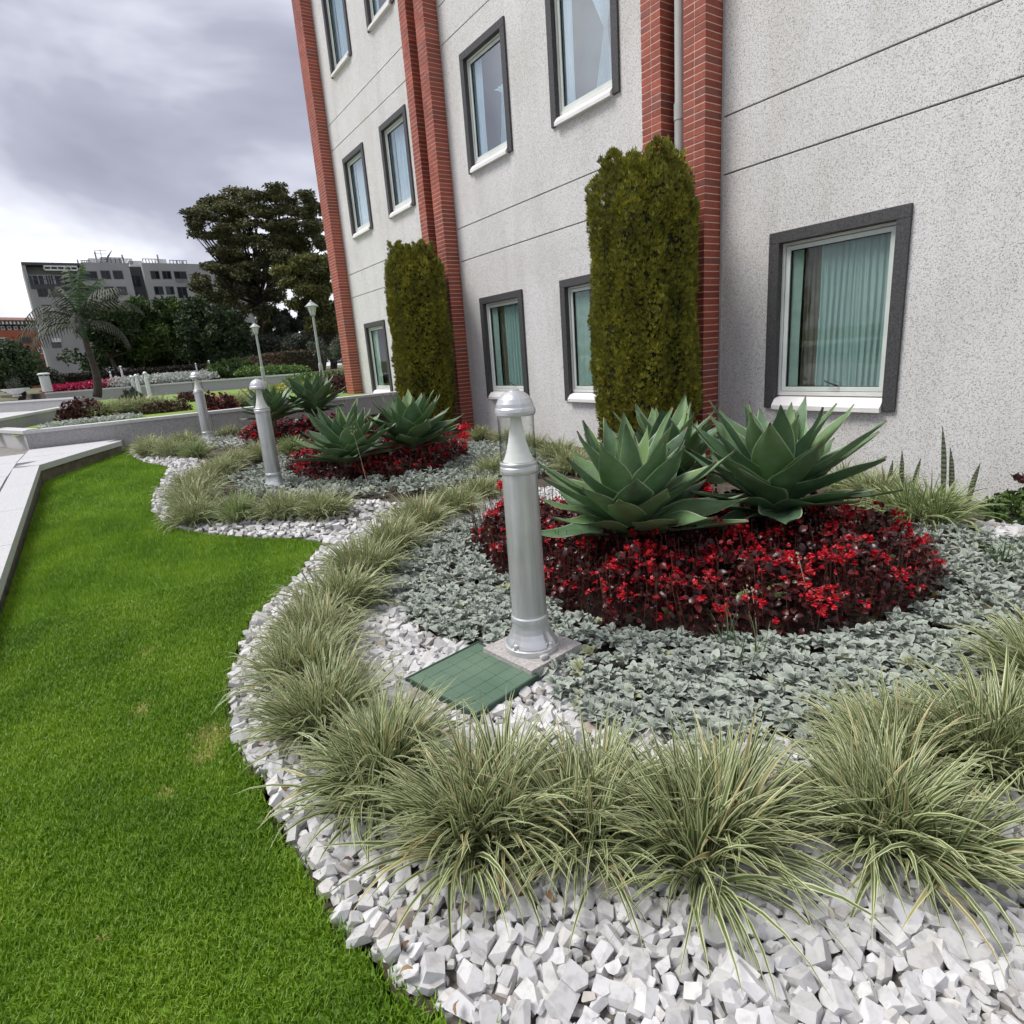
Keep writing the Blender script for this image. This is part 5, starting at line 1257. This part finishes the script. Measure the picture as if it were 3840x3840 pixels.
def hedge(u0, v0t, v0b, u1, v1t, v1b, D0, D1, th, mat, label, n, leaf, seed):
    A, B_ = at(*c1(u0, v0b), D0), at(*c1(u1, v1b), D1); At, Bt = at(*c1(u0, v0t), D0), at(*c1(u1, v1t), D1)
    root = empty('hedge', (A[0], A[1], A[2]), label, 'hedge', 'clipped hedges in front of the tree belt'); L = math.hypot(B_[0] - A[0], B_[1] - A[1]); dx, dy = (B_[0] - A[0]) / L, (B_[1] - A[1]) / L; nx, ny = -dy, dx
    rg = np.random.default_rng(seed)
    P = lambda s, o: (A[0] + dx * s * L + nx * o, A[1] + dy * s * L + ny * o)
    m = MB(); zt = lambda s: At[2] + (Bt[2] - At[2]) * s - .06
    v = [(*P(s, o), z) for s, o, z in ((0, .06, A[2] - .4), (1, .06, B_[2] - .4), (1, th - .06, B_[2] - .4), (0, th - .06, A[2] - .4), (0, .06, zt(0)), (1, .06, zt(1)), (1, th - .06, zt(1)), (0, th - .06, zt(0)))]
    m.add(v, [(0, 3, 2, 1), (4, 5, 6, 7), (0, 1, 5, 4), (1, 2, 6, 5), (2, 3, 7, 6), (3, 0, 4, 7)]).build('twigs', 'thuja_core', root)
    s = rg.random(n); face = rg.random(n); h = rg.random(n)
    o = np.where(face < .6, rg.normal(0, .05, n), np.where(face < .85, rg.uniform(0, th, n), th)); e = np.where((face > .85), 1, 0); s = np.where(e == 1, np.where(rg.random(n) < .5, 1.0, 0.0), s); o = np.where(e == 1, rg.uniform(0, th, n), o)
    top = At[2] + (Bt[2] - At[2]) * s; bot = A[2] + (B_[2] - A[2]) * s - .3; z = np.where((face >= .6) & (face < .85), top + rg.normal(0, .03, n), bot + (top - bot) * h)
    Pp = np.stack([A[0] + dx * s * L + nx * o, A[1] + dy * s * L + ny * o, z], 1); D = rg.normal(0, 1, (n, 3)); Xa, Ya, Za = frames(D, rg.uniform(0, 6, n)); T = FARLEAF; S = leaf * rg.uniform(.6, 1.3, n)
    V, F, UV = scatter_template(*T, Pp, Xa, Ya, Za, np.stack([S, S * .85, S], 1)); link('foliage', np_mesh('foliage', V, F, mat, rnd=np.repeat(rg.random(n), len(T[0])), uv=UV), root)
hedge(322, 1222, 1292, 1330, 1148, 1200, 62, 62, 1.6, 'hedge_dark', 'long low dark brown hedge below the tree belt', 5000, .22, 81)
hedge(1322, 1135, 1200, 1625, 1086, 1208, 60, 50, 3.2, 'hedge_brown', 'taller rusty brown clipped hedge beside the left lamp post', 5200, .20, 82)

# ================================================================== trees
def clump_leaves(P, n, leaf, seed, flat=1.0):
    rg = np.random.default_rng(seed); C = np.array(P); vol = (C[:, 3] * C[:, 4] * C[:, 5]) ** .66; k = rg.choice(len(C), n, p=vol / vol.sum()); q = rg.normal(0, 1, (n, 3)); q /= np.linalg.norm(q, axis=1, keepdims=True); q *= (rg.random((n, 1)) ** .45)
    pos = C[k, :3] + q * C[k, 3:6]; D = rg.normal(0, 1, (n, 3)); D[:, 2] *= flat; Xa, Ya, Za = frames(D, rg.normal(0, .7, n) if flat < 1 else rg.uniform(0, 6, n)); S = leaf * rg.uniform(.55, 1.35, n)
    T = FARLEAF; V, F, UV = scatter_template(*T, pos, Xa, Ya, Za, np.stack([S, S * .85, S], 1))
    tone = rg.random(len(C)); rn = np.clip(.25 * rg.normal(0, 1, n) + .15 + .6 * tone[k], 0, 1)
    return V, F, UV, np.repeat(rn, len(T[0]))
def tree(name, base, clumps_, n, leaf, mat, bark, trunk_r, label, cat, seed, limbs=14, grp='trees of the belt behind the garden', flat=1.0, multi=1):
    base = tuple(base); root = empty(name, base, label, cat, grp); rg = random.Random(seed); m = MB()
    cz = sorted(clumps_, key=lambda c: c[2]); top = np.mean([c[:3] for c in clumps_], 0)
    for q in range(multi):
        bx, by = base[0] + rg.gauss(0, .4) * (multi > 1), base[1] + rg.gauss(0, .4) * (multi > 1)
        fork = Vector((bx + (top[0] - bx) * .35 + rg.gauss(0, .5), by + (top[1] - by) * .35, base[2] + (top[2] - base[2]) * rg.uniform(.4, .6)))
        m.tube([(bx, by, base[2] - .3), ((bx + fork.x) / 2 + rg.gauss(0, .15), (by + fork.y) / 2, (base[2] + fork.z) / 2), fork], [trunk_r, trunk_r * .8, trunk_r * .62], 8)
        for c in rg.sample(clumps_, min(limbs // multi, len(clumps_))):
            e = Vector(c[:3]); mid = fork.lerp(e, .5) + Vector((rg.gauss(0, .4), rg.gauss(0, .4), -abs(rg.gauss(0, .5))))
            m.tube([fork, mid, e], [trunk_r * .45, trunk_r * .28, trunk_r * .1], 5)
    m.build('trunk', bark, root)
    V, F, UV, rn = clump_leaves(clumps_, n, leaf, seed, flat); link('crown', np_mesh('crown', V, F, mat, rnd=rn, uv=UV), root)
def blob(u, v, D, ru, rv, k=1137.):
    """a foliage clump seen at (u, v): radii given in frame units, D metres away"""
    p = at(u, v, D); s = D / k; return (p[0], p[1], p[2], ru * s, ru * s * .9, rv * s)
def gz(x, y): return float(zfar(np.array(x), np.array(y)))
def crown(list_, D, jitter, seed, split=1):
    r = random.Random(seed); out = []
    for (u, v, ru, rv) in list_:
        for i in range(split): out.append(blob(u + r.gauss(0, ru * .45) * (split > 1), v + r.gauss(0, rv * (.45 if split < 4 else .75)) * (split > 1), D + r.uniform(-jitter, jitter), ru * (1 if split == 1 else .62 if split < 4 else r.uniform(.25, .55)), rv * (1 if split == 1 else .62 if split < 4 else r.uniform(.45, 1.0))))
    return out
# the tall layered tree: flat tiers of feathery foliage with sky between them
tiers = [(470, 372, 46, 9), (520, 366, 40, 9), (565, 378, 34, 9), (395, 388, 34, 8), (430, 398, 40, 8), (500, 396, 50, 10), (560, 402, 44, 10), (590, 392, 26, 9), (380, 412, 30, 8), (368, 400, 20, 6), (366, 428, 18, 6), (420, 424, 38, 8), (475, 420, 44, 9), (535, 428, 50, 10), (590, 430, 34, 10),
         (390, 442, 26, 6), (440, 450, 40, 9), (500, 452, 46, 10), (560, 458, 44, 10), (600, 462, 24, 10), (410, 474, 28, 7), (460, 482, 38, 9), (520, 486, 44, 11), (575, 492, 38, 11), (400, 505, 26, 9), (440, 515, 36, 12), (495, 520, 40, 12), (550, 525, 36, 12),
         (385, 535, 22, 12), (420, 545, 32, 14), (470, 552, 34, 14), (380, 565, 20, 14), (425, 575, 30, 15), (480, 582, 30, 14), (520, 560, 28, 12)]
p = at(500, 690, 82)
tree('layered_tree', (p[0], p[1], gz(p[0], p[1])), crown(tiers, 82, 5, 5, 8), 90000, .33, 'foliage_brown', 'bark_dark', .42, 'tall spreading tree with flat layered brownish crown against the sky', 'tree', 5, limbs=46, flat=.45)
p = at(605, 690, 66)
tree('olive_tree', (p[0], p[1], gz(p[0], p[1])), crown([(585, 490, 30, 14), (620, 498, 26, 16), (560, 512, 30, 14), (600, 520, 34, 16), (545, 535, 26, 12), (580, 548, 36, 16), (620, 545, 26, 20), (560, 575, 26, 13), (605, 580, 32, 18), (630, 610, 24, 22), (590, 610, 26, 16), (640, 640, 22, 26)], 66, 2, 9, 3), 26000, .30, 'foliage_olive', 'bark_dark', .28, 'olive green tree in front of the layered tree, beside the brick corner', 'tree', 9, limbs=26)
for i, (u, v, ru, rv, D, mt, lab) in enumerate((
        (205, 612, 40, 44, 74, 'foliage_dark', 'dark dense tree directly behind the palm crown'),
        (262, 618, 40, 46, 76, 'foliage_mid', 'dense tree right of the palm with a lighter green top'),
        (318, 612, 38, 44, 75, 'foliage_mid', 'dense tree in the middle of the belt under the apartment block, green top'),
        (372, 622, 40, 50, 72, 'foliage_dark', 'dark dense tree below the left foot of the layered tree'),
        (425, 632, 38, 46, 70, 'foliage_dark', 'darkest dense tree just left of the left lamp post'))):
    r = random.Random(40 + i); cl = []
    for k in range(40):
        a_, q = r.uniform(0, 6.28), math.sqrt(r.random()); cl.append(blob(u + ru * q * math.cos(a_), v + rv * q * math.sin(a_) * (1 if math.sin(a_) < 0 else 1.25), D + r.uniform(-2.5, 2.5), ru * r.uniform(.25, .4), rv * r.uniform(.2, .33)))
    p = at(u + 6, 694 - (u - 200) * .02, D); tree('dense_tree', (p[0], p[1], gz(p[0], p[1])), cl, 17000, .38, mt, 'bark_dark', .22, lab, 'tree', 60 + i, limbs=12)
for i, (u, v, ru, rv, D, mt, lab) in enumerate((
        (505, 628, 34, 44, 88, 'foliage_brown', 'dull brownish tree between the lamp posts, behind the brown hedge'),
        (560, 622, 34, 46, 84, 'foliage_grey', 'grey-green tree behind the right lamp post'),
        (618, 628, 30, 50, 74, 'foliage_dark', 'dark tree squeezed between the right lamp post and the brick corner'))):
    r = random.Random(140 + i); cl = []
    for k in range(30):
        a_, q = r.uniform(0, 6.28), math.sqrt(r.random()); cl.append(blob(u + ru * q * math.cos(a_), v + rv * q * math.sin(a_) * 1.1, D + r.uniform(-2.5, 2.5), ru * r.uniform(.2, .36), rv * r.uniform(.14, .28)))
    p = at(u, 692, D); tree('slender_tree', (p[0], p[1], gz(p[0], p[1])), cl, 17000, .30, mt, 'bark_dark', .2, lab, 'tree', 160 + i, limbs=14, multi=3)
for i, (u, v, D, lab) in enumerate(((180, 672, 78, 'low dark shrub mass at the foot of the palm side of the belt'), (240, 676, 79, 'low shrubbery under the dense tree right of the palm'), (300, 674, 79, 'low shrubbery in the middle under the tree belt'), (360, 672, 78, 'low shrubbery under the dark trees left of the layered tree trunk'), (520, 650, 80, 'grey-green undergrowth between the two lamp posts'), (470, 655, 80, 'undergrowth behind the left lamp post'), (575, 645, 70, 'bushy undergrowth behind the right lamp post'), (632, 660, 40, 'grey-green bush against the brick corner'))):
    cl = [blob(u + random.gauss(0, 18), v + random.gauss(0, 9), D + random.uniform(-2, 2), 16, 11) for _ in range(12)]
    p = at(u, 695, D)
    leaf_mass('undergrowth_shrub', [(c_[0], c_[1], c_[2] - c_[5] * .5, c_[3], c_[4], c_[5] * 1.6) for c_ in cl], 2600, .34 if D > 50 else .16, 'foliage_grey' if u > 400 else 'foliage_dark', lab, 'shrub', 90 + i, grp='shrubs under the tree belt')
p = at(18, 690, 48)
tree('round_tree', (p[0], p[1], gz(p[0], p[1])), [blob(15 + 44 * q * math.cos(a_), 690 + 34 * q * math.sin(a_), 48 + random.uniform(-1, 1), 20, 15) for a_, q in [(random.uniform(0, 6.28), math.sqrt(random.random())) for _ in range(26)]], 16000, .21, 'foliage_dark', 'bark_dark', .2, 'round clipped dark green tree at the left frame edge', 'tree', 77, limbs=10, grp=None)
p = at(72, 722, 52)
leaf_mass('grey_bush', [blob(60 + i * 10, 722 - (i % 2) * 10, 52, 15, 14) for i in range(5)], 2200, .2, 'foliage_grey', 'grey-green bush between the round tree and the dark hedge', 'shrub', 78)

def palm(u, v, D, ucr, vcr, label):
    b = at(u, v, D); t = at(ucr, vcr, D); root = empty('palm_tree', tuple(b), label, 'palm'); H = t[2] - b[2]
    m = MB(); n = 16; path, rad = [], []
    for i in range(n + 1):
        q = i / n; path.append(tuple(b + (t - b) * q + np.array([.22 * math.sin(q * 3) , 0, 0]) * (1 - q))); rad.append(.15 - .06 * q + (.012 if i % 2 else 0))
    path[-1] = tuple(t); m.tube(path, rad, 12); m.build('trunk', 'bark_dark', root, smooth=True)
    m = MB().tube([tuple(t - [0, 0, .1]), tuple(t + [0, 0, .7])], [.10, .05], 10); m.build('crownshaft', 'palm_leaf_green', root, smooth=True)
    rg = random.Random(3)
    S = D / 1137.
    # fronds in the plane of the view and out of it: (azimuth relative to the view's right, start elevation, length m, droop)
    fr = [(0, 62, 2.6, 1.7), (2.9, 40, 3.2, 1.7), (.5, 50, 2.7, 2.1), (-.4, 58, 2.9, 2.0), (3.4, 20, 3.0, 1.9), (2.5, 66, 2.9, 1.5), (1.6, 80, 2.5, .5), (1.2, 72, 2.3, .9), (4.4, 35, 2.4, 2.2), (5.2, 28, 2.5, 2.2), (3.9, 5, 2.4, 1.7), (-.1, 8, 2.4, 1.9), (3.0, 8, 3.1, 1.6), (4.9, 62, 2.4, 1.8), (.2, 85, 2.2, .4), (2.2, 84, 2.3, .5)]
    rx, ry = RIGHT[0], RIGHT[1]; nrm = math.hypot(rx, ry); az0 = math.atan2(ry, rx)
    for k, (a, el, L, dr) in enumerate(fr):
        az = az0 + a; e = R_(el); pos = np.array(t + [0, 0, .55]); V, F, uv = [], [], []; n = 22; pts = []
        for i in range(n + 1):
            d = np.array([math.cos(az) * math.cos(e), math.sin(az) * math.cos(e), math.sin(e)]); pts.append((pos.copy(), d)); pos = pos + d * L / n; e -= dr * (i / n + .25) / n * 1.5
        m = MB(); m.tube([tuple(q[0]) for q in pts[::3]], [.028 - .003 * i for i in range(len(pts[::3]))], 5)
        side = np.array([-math.sin(az), math.cos(az), 0])
        for i in range(2, n + 1):
            pnt, d = pts[i]; q = i / n; ll = .62 * math.sin(math.pi * min(1, .12 + q * .88)) ** .6 * (L / 2.8)
            for sg in (-1, 1):
                for half in (0,):
                    c0 = pnt + d * (L / n) * half; dd = side * sg * .8 + d * .75 + np.array([0, 0, -.55 - .5 * rg.random()]); dd /= np.linalg.norm(dd); w = d * .034
                    m.add([tuple(c0 - w), tuple(c0 + w), tuple(c0 + dd * ll * .6 + w * .8 + [0, 0, -.02]), tuple(c0 + dd * ll * .55 - w * .8), tuple(c0 + dd * ll + [0, 0, -.16 * ll])], [(0, 1, 2, 3), (3, 2, 4)])
        me = m.mesh('frond', 'palm_leaf_green' if k in (6, 7, 14, 15) else 'palm_leaf'); aa = me.attributes.new('rnd', 'FLOAT', 'POINT'); aa.data.foreach_set('value', np.random.default_rng(k).random(len(me.vertices)).astype(np.float32))
        link('frond', me, root)
palm(*c2(1005, 1628), 29, *c2(880, 1010), 'palm tree with drooping grey-green fronds on the upper lawn at left')

# ================================================================== far buildings
def facade(Pa, Pb):
    A = np.array([Pa[0], Pa[1]]); B_ = np.array([Pb[0], Pb[1]]); L = np.linalg.norm(B_ - A); d = (B_ - A) / L; nrm = np.array([d[1], -d[0]])   # nrm points to the viewer
    if nrm @ A > 0: nrm = -nrm
    def on(x, y):
        r = ray(*c2(x, y)); k = (A @ nrm) / (r[:2] @ nrm); q = r * k; return ((q[:2] - A) @ d, EYE + q[2])
    def W(s, z, o): p_ = A + d * s + nrm * o; return (p_[0], p_[1], z)
    def bx(s0, s1, z0, z1, o0, o1): return MB().add([W(s, z, o) for z in (z0, z1) for s, o in ((s0, o0), (s1, o0), (s1, o1), (s0, o1))], [(0, 1, 2, 3), (7, 6, 5, 4), (0, 4, 5, 1), (1, 5, 6, 2), (2, 6, 7, 3), (3, 7, 4, 0)])
    return A, d, nrm, L, on, W, bx
def apartment():
    Pa, Pb = at(*c2(215, 230), 100), at(*c2(1932, 245), 102); A, d, nrm, L, on, W, bx = facade(Pa, Pb)
    root = empty('apartment_block', (Pa[0], Pa[1], 1), 'grey modern apartment block with flat roof behind the tree belt', 'building')
    zt = Pa[2]; L2 = L + 8; zr = on(1500, 243)[1]
    def R4(x0, x1, y0, y1):
        s0, z1 = on(x0, y0); s1, _ = on(x1, y0); _, z0 = on((x0 + x1) / 2, y1); s2, _ = on(x0, y1); s3, _ = on(x1, y1)
        return (s0 + s2) / 2, (s1 + s3) / 2, z0, z1
    sM, sS, sR = on(835, 240)[0], on(1325, 250)[0], on(1465, 250)[0]
    bx(0, sM, 0, zt, -12, -1.6).build('left_block', 'render_grey', root)
    z5 = R4(290, 840, 465, 505)
    bx(0, .35, 0, zt, -1.6, 0).build('end_wall', 'render_grey_light', root)
    bx(.35, sM, 0, z5[2], -1.598, 0).build('lower_block', 'render_grey', root)
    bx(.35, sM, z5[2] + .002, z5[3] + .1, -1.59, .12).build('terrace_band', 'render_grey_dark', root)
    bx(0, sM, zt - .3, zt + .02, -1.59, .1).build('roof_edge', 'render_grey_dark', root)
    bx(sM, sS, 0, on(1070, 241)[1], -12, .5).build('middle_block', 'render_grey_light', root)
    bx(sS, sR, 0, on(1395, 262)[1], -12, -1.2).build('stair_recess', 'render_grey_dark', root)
    bx(sR, L2, 0, on(1700, 243)[1], -12, .2).build('right_block', 'render_grey_light', root)
    def window(x0, x1, y0, y1, off, mat='far_glass', fr='far_frame', mull=1):
        s0, s1, z0, z1 = R4(x0, x1, y0, y1); w = bx(s0 - .06, s1 + .06, z0 - .06, z1 + .06, off - .1, off + .03).build('window', fr, root)
        for i in range(mull):
            q0, q1 = s0 + (s1 - s0) * i / mull + .04, s0 + (s1 - s0) * (i + 1) / mull - .04; bx(q0, q1, z0 + .04, z1 - .04, off + .02, off + .05).build('pane', mat, w)
    for q in ((395, 495, 507, 585), (535, 638, 507, 585), (445, 530, 675, 735), (590, 688, 672, 755), (485, 560, 845, 905)): window(*q, 0, mull=2)
    window(680, 850, 507, 615, 0, mull=3)
    for q in ((1047, 1135, 326, 405), (1172, 1264, 326, 405), (1088, 1180, 492, 570), (1213, 1304, 492, 570)): window(*q, .5, mull=2)
    for q in ((1562, 1646, 326, 403), (1682, 1766, 326, 403), (1600, 1686, 486, 565), (1720, 1796, 486, 562)): window(*q, .2, mull=2)
    for q in ((1352, 1470, 352, 475), (1385, 1500, 525, 600)): window(*q, -1.2, mull=2)
    for q in ((845, 1000, 332, 400), (890, 1045, 502, 580)): window(*q, .5, mull=2)
    for q in ((1805, 1925, 330, 400), (1840, 1932, 490, 600)): window(*q, .2, mull=2)
    for q in ((283, 460, 345, 465), (480, 560, 345, 465), (575, 830, 350, 465)): window(*q, -1.6, fr='far_white', mull=3)
    for q in ((540, 628, 1060, 1112), (590, 640, 1210, 1245)): window(*q, 0, mull=1)
    s0, s1, z0, z1 = R4(540, 630, 1020, 1058); bx(s0, s1, z0, z1, 0, .35).build('canopy', 'far_white', root)
    # balcony rails, pergola bars, roof structures
    for (x0, x1, y0, y1) in ((295, 835, 410, 466), (855, 1020, 405, 460), (1815, 1932, 405, 445)):
        s0, s1, z0, z1 = R4(x0, x1, y0, y1); m = bx(s0, s1, z1 - .06, z1, .55, .62)
        for i in range(12): s = s0 + (s1 - s0) * i / 11; m.add(*[(b_.v, b_.f) for b_ in [bx(s - .02, s + .02, z0, z1, .56, .60)]][0])
        m.build('railing', 'far_frame', root)
    s0, s1, z0, z1 = R4(840, 1015, 405, 490); bx(s0, s1, z0, z1 - .4, .502, 1.2).build('balcony', 'render_grey', root)
    s0, s1, z0, z1 = R4(455, 800, 262, 318); 
    for zz in (z0, z1 - .18): bx(s0, s1, zz, zz + .18, -.1, .1).build('pergola_beam', 'far_white', root)
    for i in range(6): s = s0 + (s1 - s0) * i / 5; bx(s - .06, s + .06, z0 + .185, z1 - .185, -.08, .08).build('pergola_post', 'far_white', root)
    for (x0, x1, y0, y1, mt) in ((930, 1045, 155, 232, 'far_white'), (1055, 1285, 152, 236, 'render_grey_light'), (1365, 1500, 182, 245, 'far_white'), (1655, 1755, 165, 238, 'far_white')):
        s0, s1, z0, z1 = R4(x0, x1, y0, y1); bx(s0, s1, zr - 1, z1, -8, -2.5).build('penthouse', mt, root)
    for (x0, x1, y0, y1) in ((840, 930, 205, 235), (1055, 1285, 175, 236), (1300, 1370, 190, 250), (1480, 1640, 190, 245), (1760, 1932, 205, 245)):
        s0, s1, z0, z1 = R4(x0, x1, y0, y1); m = bx(s0, s1, z1 - .07, z1, -.2, -.13)
        for i in range(6): s = s0 + (s1 - s0) * i / 5; q = bx(s - .04, s + .04, z0, z1, -.2, -.13); m.add(q.v, q.f)
        m.build('roof_rail', 'far_frame', root)
    for x, y in ((990, 90), (1650, 125), (250, 205), (555, 212), (808, 175), (1278, 125), (1855, 190), (1910, 195)):
        s, z = on(x, y); bx(s - .09, s + .09, zr - 1, z, -2.2, -2.0).build('chimney_pipe', 'render_grey_light', root)
    s, z = on(1130, 105); q = W(s, z, -2); m = MB().tube([W(s - .3, z - 1.2, -2), W(s - .1, z - .5, -2), W(s + .5, z + .3, -2)], [.05, .12, .03], 6); m.build('antenna', 'far_frame', root)
    s, z = on(1045, 70); MB().tube([W(s, z - 3, -2), W(s, z, -2)], .05, 5).build('antenna', 'far_white', root)
    for i in range(4): zz = z - .15 - i * .42; bx(s - .7, s + .7, zz, zz + .06, -2.06, -2.0).build('antenna_bar', 'far_white', root)
apartment()
def brick_block():
    Pa, Pb = at(*c2(-420, 800), 128), at(*c2(520, 792), 134); A, d, nrm, L, on, W, bx = facade(Pa, Pb); root = empty('brick_block', (Pa[0], Pa[1], 1), 'red brick apartment house with tiled roof at the far left', 'building'); zt = Pa[2]
    z_e = on(100, 932)[1]; z_a = on(100, 880)[1]; z_t = on(100, 850)[1]
    bx(0, L, 0, z_e, -12, 0).build('wall', 'far_brick', root); bx(0, L, z_e, z_a, -12, -.5).build('attic_wall', 'render_grey_dark', root); bx(-.3, L, z_a, z_t + .3, -12, .4).build('eave_band', 'far_frame', root)
    MB().add([W(-.5, z_t + .3, .6), W(L, z_t + .3, .6), W(L, zt + .6, -5), W(-.5, zt + .6, -5), W(-.5, z_t + .1, .6), W(L, z_t + .1, .6)], [(0, 1, 2, 3), (4, 5, 1, 0)]).build('roof', 'far_tile', root)
    def rect(x0, x1, y0, y1): s0, z1 = on(x0, y0); s1, z0 = on(x1, y1); return s0, s1, z0, z1
    for i in range(7):
        s0, s1, z0, z1 = rect(-50 + i * 68, 0 + i * 68, 888, 928); w = bx(s0, s1, z0, z1, -.55, -.42).build('window', 'far_white', root); bx(s0 + .15, s1 - .15, z0 + .15, z1 - .15, -.43, -.38).build('pane', 'far_glass', w)
    for i in range(12):
        s0, s1, z0, z1 = rect(-80 + i * 40, -55 + i * 40, 846, 874); bx(s0, s1, z0, z1, .41, .5).build('attic_light', 'far_white', root)
    for (x0, x1, y0, y1, f) in ((0, 90, 1010, 1076, 'far_white'), (205, 335, 1002, 1066, 'far_frame'), (40, 100, 1135, 1190, 'far_white'), (250, 330, 1128, 1200, 'far_white'), (385, 470, 1115, 1178, 'far_white'), (412, 490, 1238, 1292, 'far_frame')):
        s0, s1, z0, z1 = rect(x0, x1, y0, y1); w = bx(s0, s1, z0, z1, -.1, .06).build('window', f, root); bx(s0 + .15, (s0 + s1) / 2 - .08, z0 + .15, z1 - .15, .03, .1).build('pane', 'far_glass', w); bx((s0 + s1) / 2 + .08, s1 - .15, z0 + .15, z1 - .15, .03, .1).build('pane', 'far_glass', w)
brick_block()
# litter bin and stone planter on the path
p = at(*c1(272, 1312), 43); p = np.array(p); root = empty('litter_bin', tuple(p), 'pale cylindrical litter bin left of the magenta flowers', 'litter bin'); root.scale = (.68,) * 3
link('body', MB().lathe([(.34, 0), (.36, .05), (.36, 1.25), (.30, 1.28)], 20).mesh('body', 'bin_metal', 35), root, loc=tuple(p)); link('lid', MB().lathe([(.40, 1.36), (.44, 1.38), (.44, 1.46), (.3, 1.52), (.01, 1.53)], 20).mesh('lid', 'bollard_pale', 35), root, loc=tuple(p))
m = MB()
for i in range(4): m.lathe([(.03, 1.27), (.03, 1.37)], 6, (.3 * math.cos(i * 1.57), .3 * math.sin(i * 1.57), 0))
link('lid_posts', m.mesh('lid_posts', 'bin_metal'), root, loc=tuple(p))['kind'] = 'stuff'
p = at(*c1(98, 1338), 40); root = empty('stone_planter', tuple(p), 'pale stone bowl planter with a shrub on the path at far left', 'planter'); root.scale = (.6,) * 3
link('bowl', MB().lathe([(.30, 0), (.34, .08), (.22, .16), (.45, .30), (.86, .52), (.98, .58), (.98, .66), (.86, .66)], 24).mesh('bowl', 'planter_stone', 35), root, loc=tuple(p))
V, F, UV, rn = clump_leaves([(0, 0, .85, .5, .5, .45), (.2, .1, 1.2, .3, .3, .4), (-.3, 0, 1.05, .25, .25, .35)], 500, .16, 5); link('plant', np_mesh('plant', V, F, 'foliage_grey', rnd=rn, uv=UV), root, loc=tuple(p))
